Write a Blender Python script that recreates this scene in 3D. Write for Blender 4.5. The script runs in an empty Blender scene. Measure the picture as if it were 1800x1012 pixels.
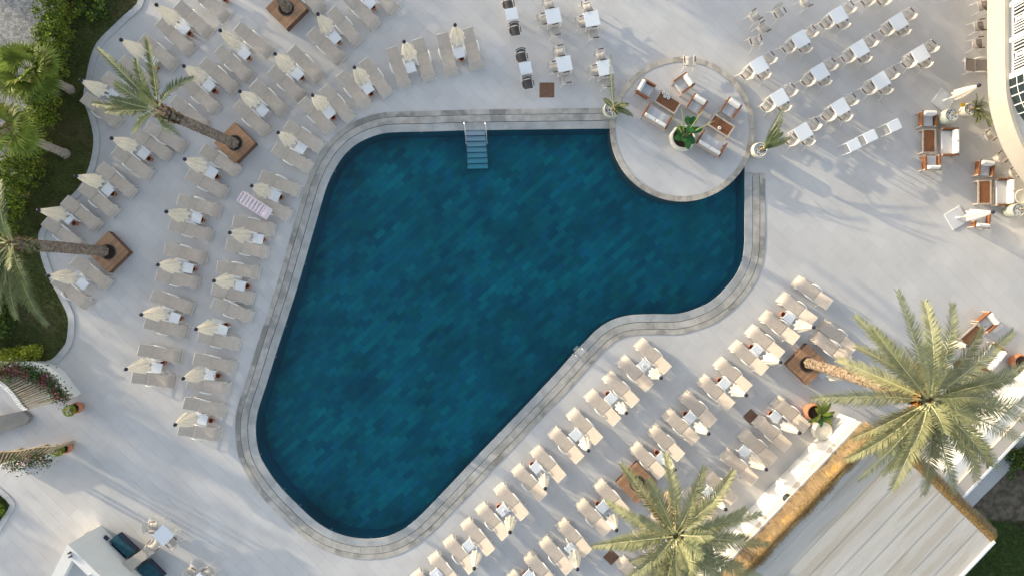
import bpy, bmesh, math, random
from mathutils import Vector, Matrix
from mathutils.geometry import delaunay_2d_cdt

# ---------------------------------------------------------------- camera, sky, sun, exposure
SC = bpy.context.scene
COL = SC.collection
H = 35.0                       # drone height (m), looking straight down
FPX = 1200.0                   # focal length in pixels of the 1800 px wide photograph

cam_d = bpy.data.cameras.new('camera'); cam_d.lens = 24; cam_d.sensor_width = 36
cam_d.clip_start = 0.5; cam_d.clip_end = 1500
cam = bpy.data.objects.new('camera', cam_d); COL.objects.link(cam)
cam.location = (0, 0, H); cam.rotation_euler = (0, 0, 0)
SC.camera = cam

SUN_EL = math.radians(10.0)
SUN_AZ = math.atan2(-0.872, 0.49)          # towards the sun: image upper left
world = bpy.data.worlds.new('World'); SC.world = world; world.use_nodes = True
wn = world.node_tree.nodes; wl = world.node_tree.links
bg = wn['Background']
sky = wn.new('ShaderNodeTexSky'); sky.sky_type = 'NISHITA'; sky.sun_disc = False
sky.sun_elevation = SUN_EL; sky.sun_rotation = SUN_AZ
sky.air_density = 1.0; sky.dust_density = 1.6; sky.ozone_density = 1.0
hsv = wn.new('ShaderNodeHueSaturation'); hsv.inputs['Saturation'].default_value = 0.62
wl.new(sky.outputs[0], hsv.inputs['Color']); wl.new(hsv.outputs[0], bg.inputs['Color'])
bg.inputs['Strength'].default_value = 0.15

sd = bpy.data.lights.new('sun', 'SUN'); sd.energy = 2.0; sd.angle = math.radians(0.55); sd.color = (1.0, 0.84, 0.58)
sun = bpy.data.objects.new('sun', sd); COL.objects.link(sun)
to_sun = Vector((math.sin(SUN_AZ) * math.cos(SUN_EL), math.cos(SUN_AZ) * math.cos(SUN_EL), math.sin(SUN_EL)))
sun.rotation_euler = to_sun.to_track_quat('Z', 'Y').to_euler()
sun.location = to_sun * 100

SC.view_settings.view_transform = 'Standard'; SC.view_settings.look = 'None'
SC.view_settings.gamma = 1.0; SC.view_settings.use_curve_mapping = False
SC.view_settings.exposure = 1.47
SC.render.engine = 'CYCLES'
SC.cycles.transparent_max_bounces = 12
SC.cycles.max_bounces = 6
SC.cycles.use_denoising = True

R = random.Random(7)
def P(px, py, z=0.0):
    """point of the world seen at pixel (px, py) of the 1800x1012 photograph, at height z"""
    k = (H - z) / FPX
    return Vector(((px - 900) * k, -(py - 506) * k, z))
def ang(dx, dy):
    return math.atan2(-dy, dx)

# ---------------------------------------------------------------- materials
def mat(name, col, rough=0.7, var=0.0, noise=0.0, scale=6.0, col2=None, bump=0.0, metal=0.0, spec=0.3,
        island=False, detail=4.0, hue=0.0, scale2=None, col3=None, transl=0.0, stretch=None, local=False, rot=None):
    m = bpy.data.materials.new(name); m.use_nodes = True
    nt = m.node_tree; N = nt.nodes; L = nt.links
    b = N['Principled BSDF']
    b.inputs['Roughness'].default_value = rough; b.inputs['Metallic'].default_value = metal
    b.inputs['Specular IOR Level'].default_value = spec
    c4 = (*col, 1)
    geo = N.new('ShaderNodeNewGeometry'); oi = N.new('ShaderNodeObjectInfo'); tc = N.new('ShaderNodeTexCoord')
    src = tc.outputs['Object'] if local else geo.outputs['Position']
    if rot is not None:
        vr = N.new('ShaderNodeVectorRotate'); vr.rotation_type = 'Z_AXIS'; vr.inputs['Angle'].default_value = rot; L.new(src, vr.inputs['Vector']); src = vr.outputs[0]
    if stretch:
        mp = N.new('ShaderNodeMapping'); mp.inputs['Scale'].default_value = stretch
        L.new(src, mp.inputs['Vector']); src = mp.outputs[0]
    cur = None
    if noise > 0 or col2:
        nz = N.new('ShaderNodeTexNoise'); nz.inputs['Scale'].default_value = scale; nz.inputs['Detail'].default_value = detail
        L.new(src, nz.inputs['Vector'])
        mr = N.new('ShaderNodeMapRange'); mr.inputs['From Min'].default_value = .36; mr.inputs['From Max'].default_value = .64
        L.new(nz.outputs['Fac'], mr.inputs['Value'])
        mx = N.new('ShaderNodeMix'); mx.data_type = 'RGBA'
        a = tuple(max(0, v * (1 - noise)) for v in col); c = col2 if col2 else tuple(min(1, v * (1 + noise)) for v in col)
        mx.inputs['A'].default_value = (*a, 1); mx.inputs['B'].default_value = (*c, 1)
        L.new(mr.outputs[0], mx.inputs['Factor']); cur = mx.outputs['Result']
        if col3:
            nz2 = N.new('ShaderNodeTexNoise'); nz2.inputs['Scale'].default_value = scale2 or scale * .35; nz2.inputs['Detail'].default_value = 5
            L.new(src, nz2.inputs['Vector'])
            mr2 = N.new('ShaderNodeMapRange'); mr2.inputs['From Min'].default_value = .52; mr2.inputs['From Max'].default_value = .6
            L.new(nz2.outputs['Fac'], mr2.inputs['Value'])
            mx2 = N.new('ShaderNodeMix'); mx2.data_type = 'RGBA'
            L.new(mr2.outputs[0], mx2.inputs['Factor']); L.new(cur, mx2.inputs['A']); mx2.inputs['B'].default_value = (*col3, 1)
            cur = mx2.outputs['Result']
    if var > 0 or hue > 0:
        hs = N.new('ShaderNodeHueSaturation')
        if cur: L.new(cur, hs.inputs['Color'])
        else: hs.inputs['Color'].default_value = c4
        rnd = geo.outputs['Random Per Island'] if island else oi.outputs['Random']
        mr3 = N.new('ShaderNodeMapRange'); mr3.inputs['To Min'].default_value = 1 - var; mr3.inputs['To Max'].default_value = 1 + var
        L.new(rnd, mr3.inputs['Value']); L.new(mr3.outputs[0], hs.inputs['Value'])
        if hue > 0:
            wnz = N.new('ShaderNodeTexWhiteNoise'); wnz.noise_dimensions = '1D'; L.new(rnd, wnz.inputs['W'])
            mr4 = N.new('ShaderNodeMapRange'); mr4.inputs['To Min'].default_value = .5 - hue; mr4.inputs['To Max'].default_value = .5 + hue
            L.new(wnz.outputs['Value'], mr4.inputs['Value']); L.new(mr4.outputs[0], hs.inputs['Hue'])
        cur = hs.outputs['Color']
    if cur: L.new(cur, b.inputs['Base Color'])
    else: b.inputs['Base Color'].default_value = c4
    if bump > 0:
        bz = N.new('ShaderNodeTexNoise'); bz.inputs['Scale'].default_value = scale * 4; bz.inputs['Detail'].default_value = 3
        L.new(src, bz.inputs['Vector'])
        bp = N.new('ShaderNodeBump'); bp.inputs['Strength'].default_value = bump; bp.inputs['Distance'].default_value = .02
        L.new(bz.outputs['Fac'], bp.inputs['Height']); L.new(bp.outputs[0], b.inputs['Normal'])
    if transl > 0:
        tr = N.new('ShaderNodeBsdfTranslucent'); ms = N.new('ShaderNodeMixShader'); ms.inputs[0].default_value = transl
        if cur: L.new(cur, tr.inputs['Color'])
        else: tr.inputs['Color'].default_value = c4
        L.new(b.outputs[0], ms.inputs[1]); L.new(tr.outputs[0], ms.inputs[2])
        L.new(ms.outputs[0], N['Material Output'].inputs['Surface'])
    return m

M = {}
DECKC = (.555, .541, .53)
M['tile'] = mat('porcelain_tile', DECKC, .62, var=.035, noise=.055, scale=.55, spec=.35, detail=9)
M['tile_stuff'] = mat('porcelain_tile_field', DECKC, .62, var=.035, noise=.055, scale=.55, spec=.35, island=True, detail=9)
M['grout'] = mat('grout', (.44, .435, .43), .9)
M['coping_a'] = mat('coping_stone_inner', (.36, .37, .37), .55, var=.07, noise=.1, scale=1.7, col3=(.43, .43, .42), scale2=.9)
M['coping_b'] = mat('coping_stone_middle', (.42, .40, .37), .75, var=.08, noise=.14, scale=2.4, col3=(.30, .295, .275), scale2=.8, bump=.2)
M['coping_c'] = mat('coping_stone_outer', (.43, .405, .365), .8, var=.09, noise=.14, scale=2.1, col3=(.25, .24, .22), scale2=.75, bump=.2)
M['slot'] = mat('overflow_slot', (.02, .024, .026), .6)
M['rim'] = mat('terrace_rim_stone', (.46, .42, .36), .8, var=.12, noise=.12, scale=3, col3=(.36, .32, .27), scale2=2.2)
M['pool'] = mat('pool_tile', (.013, .335, .39), .5, var=.2, hue=.022, noise=.2, scale=.45)
M['pool_stuff'] = mat('pool_tile_field', (.013, .335, .39), .5, var=.2, hue=.022, noise=.2, scale=.45, island=True)
M['poolgrout'] = mat('pool_grout', (.015, .25, .26), .8)
M['white'] = mat('white_paint', (.78, .79, .8), .45)
M['frame'] = mat('white_powder_coat', (.78, .77, .74), .4)
M['sling'] = mat('beige_sling', (.535, .46, .39), .85, var=.05, noise=.05, scale=5, bump=.15)
M['sling_dark'] = mat('charcoal_sling', (.11, .10, .095), .85, noise=.1, scale=14)
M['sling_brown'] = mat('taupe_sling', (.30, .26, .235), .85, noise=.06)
M['chair_sling'] = mat('cream_sling', (.60, .55, .485), .85, var=.05)
M['canopy'] = mat('cream_canvas', (.86, .81, .715), .9, var=.03, noise=.05, scale=2, transl=.45)
M['finial'] = mat('navy_finial', (.022, .024, .045), .35)
M['metal'] = mat('steel', (.62, .63, .65), .25, metal=.9)
M['darkmetal'] = mat('dark_steel', (.05, .055, .06), .4)
M['plate'] = mat('base_plate', (.62, .64, .66), .5, var=.03)
M['tabletop'] = mat('white_tabletop', (.72, .755, .80), .35, var=.015, spec=.5)
M['teak'] = mat('teak', (.24, .10, .045), .5, noise=.28, scale=9, stretch=(1, 6, 1), local=True, var=.12)
M['teakd'] = mat('dark_teak', (.12, .055, .032), .5, noise=.25, scale=9, var=.1)
M['palewood'] = mat('pale_teak_frame', (.50, .41, .33), .6, noise=.12, scale=12)
M['planter'] = mat('planter_boards', (.37, .215, .125), .65, noise=.25, scale=5, var=.16, stretch=(1, 7, 1), local=True)
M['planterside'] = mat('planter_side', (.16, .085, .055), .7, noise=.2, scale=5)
M['cushion'] = mat('white_cushion', (.80, .78, .75), .9, var=.03, noise=.03, scale=5)
M['cushion_grey'] = mat('pale_grey_cushion', (.56, .56, .57), .9, noise=.03, scale=5)
M['terracotta'] = mat('terracotta', (.46, .19, .10), .8, noise=.15, scale=9, var=.1)
M['soil'] = mat('dark_soil', (.035, .02, .015), .95, noise=.3, scale=20)
M['ash'] = mat('dark_red_earth', (.085, .025, .018), .9)
M['potgrey'] = mat('grey_green_glazed_pot', (.44, .45, .38), .45, noise=.1, scale=5)
M['potcream'] = mat('cream_pot', (.66, .62, .53), .5, noise=.06, scale=5)
M['pebble'] = mat('white_pebbles', (.62, .63, .65), .7, var=.15, island=True)
M['rust'] = mat('rusty_grate', (.20, .11, .07), .8, noise=.2, scale=12)
M['trunk'] = mat('palm_bark', (.21, .165, .13), .95, noise=.38, scale=7, bump=.8)
M['trunk_tan'] = mat('palm_bark_tan', (.25, .185, .13), .95, noise=.6, scale=7, bump=1.0)
M['boot'] = mat('palm_boots', (.24, .17, .09), .9, noise=.4, scale=11, island=True, var=.3)
M['stalk'] = mat('orange_fruit_stalk', (.55, .27, .06), .7, noise=.35, scale=12, island=True, var=.35)
M['frond'] = mat('palm_frond', (.150, .185, .075), .5, var=.22, island=False, hue=.012, transl=.25, noise=.18, scale=3)
M['frond_pale'] = mat('sunbleached_palm_frond', (.29, .298, .15), .5, var=.22, hue=.012, transl=.25, noise=.15, scale=3)
M['rachis'] = mat('frond_midrib', (.37, .36, .18), .5)
M['fan'] = mat('fan_palm_leaf', (.23, .29, .05), .5, var=.3, hue=.02, transl=.3, noise=.2, scale=3)
M['deadfan'] = mat('dead_fan_leaf', (.36, .26, .13), .8, var=.25, noise=.2, scale=5)
M['leaf'] = mat('hedge_leaf', (.26, .33, .04), .55, var=.5, island=True, hue=.02, transl=.3)
M['leaf_dark'] = mat('dark_leaf', (.06, .115, .03), .5, var=.45, island=True, hue=.015, transl=.2)
M['leaf_yellow'] = mat('yellow_green_leaf', (.30, .33, .035), .55, var=.35, island=True, hue=.02, transl=.3)
M['banana'] = mat('banana_leaf', (.035, .125, .03), .35, var=.35, hue=.012, noise=.15, scale=5, transl=.2)
M['yellowleaf'] = mat('yellow_flower', (.65, .42, .02), .6, var=.2, island=True)
M['magenta'] = mat('bougainvillea', (.30, .025, .10), .6, var=.5, island=True, hue=.03)
M['whiteflower'] = mat('white_flower', (.75, .73, .7), .7)
M['grass'] = mat('grass_blades', (.105, .13, .035), .7, var=.45, island=True, hue=.02)
M['lawn'] = mat('lawn_ground', (.10, .115, .035), .95, noise=.3, scale=.9, col3=(.17, .135, .07), scale2=.45, detail=8)
M['gardensoil'] = mat('garden_soil', (.13, .105, .075), .95, noise=.4, scale=3)
M['lawn_green'] = mat('green_lawn', (.075, .115, .03), .95, noise=.35, scale=2, detail=8)
M['kerb'] = mat('kerb_concrete', (.50, .50, .50), .85, noise=.08, scale=2, var=.05)
M['wallwhite'] = mat('white_render', (.76, .74, .70), .8, noise=.02, scale=2)
M['wallcream'] = mat('cream_render', (.46, .42, .36), .8, noise=.03, scale=1)
M['beigeband'] = mat('beige_fascia', (.52, .46, .39), .8)
M['thatch'] = mat('thatch_straw', (.33, .23, .125), .9, var=.45, island=True, hue=.015)
M['roof'] = mat('weathered_roof_sheet', (.565, .535, .485), .65, noise=.05, scale=1.1, col3=(.495, .445, .38), scale2=.55, stretch=(.35, 2.4, 1), rot=-math.atan2(.725, .689), var=.02)
M['pergola'] = mat('pergola_slat', (.34, .28, .19), .8, noise=.12, scale=5, var=.12)
M['pergolaend'] = mat('slat_end_block', (.80, .78, .72), .6)
M['teal'] = mat('teal_cushion', (.016, .072, .10), .85, noise=.25, scale=5)
M['black'] = mat('black_top', (.010, .009, .010), .4)
M['navy'] = mat('navy_cushion', (.045, .05, .085), .9)
M['mattress'] = mat('pink_vinyl', (.80, .68, .72), .2, spec=.6)
M['step'] = mat('pool_step', (.74, .80, .86), .5)
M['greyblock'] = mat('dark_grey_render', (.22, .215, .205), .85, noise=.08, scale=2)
M['terrfloor'] = mat('terrace_floor', (.55, .545, .53), .8, noise=.04, scale=1)
M['darkglass'] = mat('dark_glass', (.022, .035, .038), .08, spec=.8)
M['coffee'] = mat('cup', (.75, .74, .72), .4)
M['railback'] = mat('dark_gap_sheet', (.07, .06, .052), .7)
M['road'] = None

def road_mat():
    m = bpy.data.materials.new('cobbled_road'); m.use_nodes = True
    nt = m.node_tree; N = nt.nodes; L = nt.links; b = N['Principled BSDF']; b.inputs['Roughness'].default_value = .85
    geo = N.new('ShaderNodeNewGeometry')
    vo = N.new('ShaderNodeTexVoronoi'); vo.inputs['Scale'].default_value = 7.5; vo.inputs['Randomness'].default_value = .55
    L.new(geo.outputs['Position'], vo.inputs['Vector'])
    vd = N.new('ShaderNodeTexVoronoi'); vd.feature = 'DISTANCE_TO_EDGE'; vd.inputs['Scale'].default_value = 7.5; vd.inputs['Randomness'].default_value = .55
    L.new(geo.outputs['Position'], vd.inputs['Vector'])
    sep = N.new('ShaderNodeSeparateColor'); L.new(vo.outputs['Color'], sep.inputs[0])
    cr = N.new('ShaderNodeMapRange'); cr.inputs['To Min'].default_value = .22; cr.inputs['To Max'].default_value = .40; L.new(sep.outputs[0], cr.inputs['Value'])
    ed = N.new('ShaderNodeMapRange'); ed.inputs['From Max'].default_value = .09; ed.inputs['To Min'].default_value = .55; L.new(vd.outputs['Distance'], ed.inputs['Value'])
    mu = N.new('ShaderNodeMath'); mu.operation = 'MULTIPLY'; L.new(cr.outputs[0], mu.inputs[0]); L.new(ed.outputs[0], mu.inputs[1])
    cc = N.new('ShaderNodeCombineColor')
    for i, f in enumerate((1.03, 1.0, .96)):
        k = N.new('ShaderNodeMath'); k.operation = 'MULTIPLY'; k.inputs[1].default_value = f; L.new(mu.outputs[0], k.inputs[0]); L.new(k.outputs[0], cc.inputs[i])
    L.new(cc.outputs[0], b.inputs['Base Color'])
    bp = N.new('ShaderNodeBump'); bp.inputs['Strength'].default_value = .6; bp.inputs['Distance'].default_value = .02
    L.new(ed.outputs[0], bp.inputs['Height']); L.new(bp.outputs[0], b.inputs['Normal'])
    return m
M['road'] = road_mat()

def water_mat():
    m = bpy.data.materials.new('pool_water'); m.use_nodes = True
    nt = m.node_tree; N = nt.nodes; L = nt.links
    for n in list(N):
        if n.type != 'OUTPUT_MATERIAL': N.remove(n)
    tr = N.new('ShaderNodeBsdfTransparent'); tr.inputs['Color'].default_value = (.97, .99, 1, 1)
    gl = N.new('ShaderNodeBsdfGlossy'); gl.inputs['Roughness'].default_value = .04; gl.inputs['Color'].default_value = (1, 1, 1, 1)
    fr = N.new('ShaderNodeFresnel'); fr.inputs['IOR'].default_value = 1.33
    geo = N.new('ShaderNodeNewGeometry')
    nz = N.new('ShaderNodeTexNoise'); nz.inputs['Scale'].default_value = 2.2; nz.inputs['Detail'].default_value = 3; L.new(geo.outputs['Position'], nz.inputs['Vector'])
    bp = N.new('ShaderNodeBump'); bp.inputs['Strength'].default_value = .12; bp.inputs['Distance'].default_value = .05
    L.new(nz.outputs['Fac'], bp.inputs['Height']); L.new(bp.outputs[0], gl.inputs['Normal'])
    mx = N.new('ShaderNodeMixShader'); L.new(fr.outputs[0], mx.inputs[0]); L.new(tr.outputs[0], mx.inputs[1]); L.new(gl.outputs[0], mx.inputs[2])
    L.new(mx.outputs[0], N['Material Output'].inputs['Surface'])
    va = N.new('ShaderNodeVolumeAbsorption'); va.inputs['Color'].default_value = (.30, .86, .90, 1); va.inputs['Density'].default_value = 1.0
    L.new(va.outputs[0], N['Material Output'].inputs['Volume'])
    return m
M['water'] = water_mat()

# ---------------------------------------------------------------- mesh helpers
class MB:
    def __init__(self): self.v = []; self.f = []; self.m = []
    def add(self, vs, fs, mi=0):
        o = len(self.v); self.v += [tuple(q) for q in vs]
        for f in fs: self.f.append(tuple(i + o for i in f)); self.m.append(mi)
    def box(self, c, s, rz=0.0, mi=0, rx=0.0, ry=0.0, bev=0.0):
        hx, hy, hz = s[0] / 2, s[1] / 2, s[2] / 2
        mt = Matrix.Translation(c) @ Matrix.Rotation(rz, 4, 'Z') @ Matrix.Rotation(ry, 4, 'Y') @ Matrix.Rotation(rx, 4, 'X')
        if bev <= 0:
            vs = [mt @ Vector((x * hx, y * hy, z * hz)) for z in (-1, 1) for x, y in ((-1, -1), (1, -1), (1, 1), (-1, 1))]
            self.add(vs, [(3, 2, 1, 0), (4, 5, 6, 7), (0, 1, 5, 4), (1, 2, 6, 5), (2, 3, 7, 6), (3, 0, 4, 7)], mi)
        else:
            b = bev
            rings = [(hx - b, hy - b, -hz), (hx, hy, -hz + b), (hx, hy, hz - b), (hx - b, hy - b, hz)]
            vs = [mt @ Vector((x * a, y * d, z)) for a, d, z in rings for x, y in ((-1, -1), (1, -1), (1, 1), (-1, 1))]
            fs = [(3, 2, 1, 0), (12, 13, 14, 15)]
            for r in range(3):
                for i in range(4):
                    j = (i + 1) % 4; fs.append((r * 4 + i, r * 4 + j, r * 4 + 4 + j, r * 4 + 4 + i))
            self.add(vs, fs, mi)
    def tube(self, pts, r, n=6, mi=0, cap=True):
        pts = [Vector(p) for p in pts]; rs = r if isinstance(r, (list, tuple)) else [r] * len(pts)
        vs = []; prev = None
        for i, p in enumerate(pts):
            t = (pts[min(i + 1, len(pts) - 1)] - pts[max(i - 1, 0)]).normalized()
            u = Vector((0, 0, 1)) if abs(t.z) < .95 else Vector((1, 0, 0))
            if prev is not None: u = prev
            a = (u - t * u.dot(t)).normalized(); b = t.cross(a); prev = a
            for k in range(n):
                w = 2 * math.pi * k / n; vs.append(p + (a * math.cos(w) + b * math.sin(w)) * rs[i])
        fs = []
        for i in range(len(pts) - 1):
            for k in range(n):
                l = (k + 1) % n; fs.append((i * n + k, i * n + l, i * n + n + l, i * n + n + k))
        if cap:
            fs.append(tuple(range(n - 1, -1, -1))); fs.append(tuple((len(pts) - 1) * n + k for k in range(n)))
        self.add(vs, fs, mi)
    def lathe(self, prof, n=20, c=(0, 0, 0), mi=0):
        vs = []; 
        for r, z in prof:
            for k in range(n):
                w = 2 * math.pi * k / n; vs.append((c[0] + r * math.cos(w), c[1] + r * math.sin(w), c[2] + z))
        fs = []
        for i in range(len(prof) - 1):
            for k in range(n):
                l = (k + 1) % n; fs.append((i * n + k, i * n + l, i * n + n + l, i * n + n + k))
        self.add(vs, fs, mi)
    def disc(self, c, r, n=20, mi=0):
        self.add([(c[0] + r * math.cos(2 * math.pi * k / n), c[1] + r * math.sin(2 * math.pi * k / n), c[2]) for k in range(n)], [tuple(range(n))], mi)
    def prism(self, poly, z0, z1, mi=0, top=True, bottom=True, side=True):
        n = len(poly); vs = [(p[0], p[1], z0) for p in poly] + [(p[0], p[1], z1) for p in poly]
        area = sum(poly[i][0] * poly[(i + 1) % n][1] - poly[(i + 1) % n][0] * poly[i][1] for i in range(n))
        fs = []
        if top: fs.append(tuple(range(n, 2 * n)) if area > 0 else tuple(range(2 * n - 1, n - 1, -1)))
        if bottom: fs.append(tuple(range(n - 1, -1, -1)) if area > 0 else tuple(range(n)))
        if side:
            for i in range(n):
                j = (i + 1) % n; q = (i, j, n + j, n + i); fs.append(q if area > 0 else q[::-1])
        self.add(vs, fs, mi)
    def sheet(self, prof, w, th, mi=0):
        """a strip of width w (along y) following the profile (x, z)"""
        n = len(prof); vs = []
        for x, z in prof: vs += [(x, -w / 2, z), (x, w / 2, z)]
        for x, z in prof: vs += [(x, -w / 2, z - th), (x, w / 2, z - th)]
        fs = []
        for i in range(n - 1):
            a = i * 2; fs.append((a, a + 2, a + 3, a + 1)); b = 2 * n + i * 2; fs.append((b, b + 1, b + 3, b + 2))
            fs.append((a, b, b + 2, a + 2)); fs.append((a + 1, a + 3, b + 3, b + 1))
        fs.append((0, 1, 2 * n + 1, 2 * n)); e = 2 * n - 2; fs.append((e, e + 2 * n, e + 2 * n + 1, e + 1))
        self.add(vs, fs, mi)
    def mesh(self, name, mats, smooth=False):
        me = bpy.data.meshes.new(name); me.from_pydata(self.v, [], self.f)
        for x in (mats if isinstance(mats, (list, tuple)) else [mats]): me.materials.append(x)
        if any(self.m): me.polygons.foreach_set('material_index', self.m)
        if smooth: me.polygons.foreach_set('use_smooth', [True] * len(me.polygons))
        me.update(); return me

def obj(name, me, parent=None, loc=None, rz=0.0, **props):
    o = bpy.data.objects.new(name, me)
    COL.objects.link(o)
    if parent is not None: o.parent = parent
    if loc is not None: o.location = loc
    if rz: o.rotation_euler = (0, 0, rz)
    for k, v in props.items(): o[k] = v
    return o
def thing(name, label, cat, loc, rz=0.0, group=None):
    o = bpy.data.objects.new(name, None); COL.objects.link(o); o.empty_display_size = .3
    o.location = loc; o.rotation_euler = (0, 0, rz); o['label'] = label; o['category'] = cat
    if group: o['group'] = group
    return o
def assemble(name, parts, label, cat, loc, rz=0.0, group=None):
    """an Empty and its parts; parts = [(part name, shared mesh, [sub-parts])]"""
    t = thing(name, label, cat, loc, rz, group)
    for p in parts:
        o = obj(p[0], p[1], t)
        for s in (p[2] if len(p) > 2 else []): obj(s[0], s[1], o)
    return t
def struct(name, me, **kw):
    return obj(name, me, kind='structure', **kw)

def catmull(pts, step=.15):
    out = []
    n = len(pts)
    for i in range(n - 1):
        p0 = pts[max(i - 1, 0)]; p1 = pts[i]; p2 = pts[i + 1]; p3 = pts[min(i + 2, n - 1)]
        d = (p2 - p1).length; k = max(2, int(d / step))
        t1 = (p2 - p0) * .5 * (d / max(1e-6, ((p1 - p0).length + d) / 2)); t2 = (p3 - p1) * .5 * (d / max(1e-6, ((p3 - p2).length + d) / 2))
        if i == 0: t1 = p2 - p1
        if i == n - 2: t2 = p2 - p1
        for j in range(k):
            t = j / k; h1 = 2 * t**3 - 3 * t**2 + 1; h2 = t**3 - 2 * t**2 + t; h3 = -2 * t**3 + 3 * t**2; h4 = t**3 - t**2
            out.append(p1 * h1 + t1 * h2 + p2 * h3 + t2 * h4)
    out.append(pts[-1]); return out
def inside(poly, x, y):
    c = False; j = len(poly) - 1
    for i in range(len(poly)):
        xi, yi = poly[i][0], poly[i][1]; xj, yj = poly[j][0], poly[j][1]
        if (yi > y) != (yj > y) and x < (xj - xi) * (y - yi) / (yj - yi) + xi: c = not c
        j = i
    return c
def cdt_region(outer, loops, keep):
    """triangles of the polygon outer, cut along the loops, kept where keep(x, y)"""
    vs = []; es = []
    for lp in [outer] + loops:
        o = len(vs); vs += [Vector((p[0], p[1])) for p in lp]; n = len(lp)
        es += [(o + i, o + (i + 1) % n) for i in range(n)]
    r = delaunay_2d_cdt(vs, es, [], 0, 1e-5)
    tri = []
    for f in r[2]:
        cx = sum(r[0][i].x for i in f) / 3; cy = sum(r[0][i].y for i in f) / 3
        if inside(outer, cx, cy) and keep(cx, cy): tri.append(tuple(f))
    return [(v.x, v.y) for v in r[0]], tri
ORD = ['first', 'second', 'third', 'fourth', 'fifth', 'sixth', 'seventh', 'eighth', 'ninth', 'tenth', 'eleventh', 'twelfth']
TREES = [(50,-24,8.5,2.3,0),(54,-16.8,9,2.5,0),(50,-8.6,8.5,2.8,0),(53,0.4,9,2.8,1),(47,2.5,8,2.0,1),(50,8.4,8.5,2.6,1),(44,6.5,7.5,1.8,1),(52,15.5,8.5,2.2,1),(66,-3,11,1.9,1),(70,11.5,13.5,2.3,1),(74,4.5,14,2.1,1),(30,18,8.8,2.4,0),(28,22.5,9,2.6,0),(34,20,8,2.2,1),(80,-6,15.5,2.6,1),(82,0.5,16,2.6,1),(84,8,16.5,2.8,1),(78,-12,15,2.4,1)]  # unseen shade trees; the tall distant ones added only to dim the right side
# ================================================================ the ground and the pool
WATER_PX = [(1082, 226), (1040, 226), (960, 227), (880, 228), (812, 229), (750, 231), (700, 232), (675, 234), (648, 242), (625, 254), (608, 269), (595, 286), (582, 309),
    (572, 333), (561, 370), (550, 408), (522, 505), (505, 558), (487, 613), (468, 674), (452, 725), (449, 759), (456, 799), (476, 834), (494, 857), (515, 879), (555, 916), (590, 936),
    (630, 946), (670, 945), (700, 935), (730, 914), (775, 869), (827, 814), (880, 759), (940, 696), (975, 659), (1007, 623), (1030, 599), (1050, 579), (1075, 563), (1107, 554),
    (1150, 552), (1195, 551), (1237, 537), (1259, 523), (1277, 505), (1294, 483), (1305, 458), (1309, 430), (1309.5, 400), (1309.5, 350), (1309, 296)]
edge = catmull([P(x, y) for x, y in WATER_PX], .14)            # open curve along the coping
PLAT_Z = .22
PC = P(1199.5, 227.5, PLAT_Z); PR = 127.0 * (H - PLAT_Z) / FPX
pool_poly = [(p.x, p.y) for p in edge] + [(P(1290, 240).x, P(1290, 240).y), (P(1110, 215).x, P(1110, 215).y)]
edge_n = []
for i in range(len(edge)):
    t = (edge[min(i + 1, len(edge) - 1)] - edge[max(i - 1, 0)]).normalized(); edge_n.append(Vector((t.y, -t.x, 0)))
test = edge[len(edge) // 2] + edge_n[len(edge) // 2] * .3
if inside(pool_poly, test.x, test.y): edge_n = [-n for n in edge_n]
arc = [0.0]
for i in range(1, len(edge)): arc.append(arc[-1] + (edge[i] - edge[i - 1]).length)
def edge_at(s):
    s = max(0, min(arc[-1], s))
    lo, hi = 0, len(arc) - 1
    while hi - lo > 1:
        m = (lo + hi) // 2
        if arc[m] <= s: lo = m
        else: hi = m
    f = (s - arc[lo]) / max(1e-9, arc[hi] - arc[lo])
    return edge[lo].lerp(edge[hi], f), edge_n[lo].lerp(edge_n[hi], f).normalized()

LAWN_PX = [(255, -45), (246, -10), (242, 8), (220, 28), (195, 52), (172, 76), (160, 105), (154, 132), (150, 155), (148, 176), (153, 190), (160, 212), (165, 235), (166, 250), (164, 270), (156, 300), (139, 332),
    (112, 358), (88, 382), (72, 405), (69, 418), (75, 455), (85, 483), (97, 506), (110, 531), (121, 556), (121, 580), (117, 603), (104, 620), (90, 633), (60, 635), (0, 635), (-70, 635), (-260, 635)]
lawn_edge = [P(x, y) for x, y in LAWN_PX]
lawn_poly = [(p.x, p.y) for p in lawn_edge] + [tuple(P(-260, -250)[:2]), tuple(P(255, -250)[:2])]
lawn2_poly = [tuple(P(x, y)[:2]) for x, y in ((-70, 800), (-10, 858), (19, 886), (8, 905), (-12, 935), (-70, 985), (-200, 985), (-200, 800))]
garden_poly = [tuple(P(x, y)[:2]) for x, y in ((1950, 640), (1760, 840), (1640, 960), (1420, 1190), (2000, 1190), (2000, 640))]
DX, DY = 29.5, 17.5
deck_outer = [(-DX, -DY), (DX, -DY), (DX, DY), (-DX, DY)]
def on_deck(x, y):
    return not (inside(pool_poly, x, y) or inside(lawn_poly, x, y) or inside(lawn2_poly, x, y) or inside(garden_poly, x, y))
def clip_rect(poly):
    """the loop cut to the deck rectangle (Sutherland-Hodgman)"""
    out = list(poly)
    for ax, lim, sg in ((0, -DX, 1), (0, DX, -1), (1, -DY, 1), (1, DY, -1)):
        src = out; out = []
        for i in range(len(src)):
            a, b = src[i - 1], src[i]; ia = (a[ax] - lim) * sg >= 0; ib = (b[ax] - lim) * sg >= 0
            if ia != ib:
                t = (lim - a[ax]) / (b[ax] - a[ax]); out.append((a[0] + (b[0] - a[0]) * t, a[1] + (b[1] - a[1]) * t))
            if ib: out.append(b)
    return out
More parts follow.
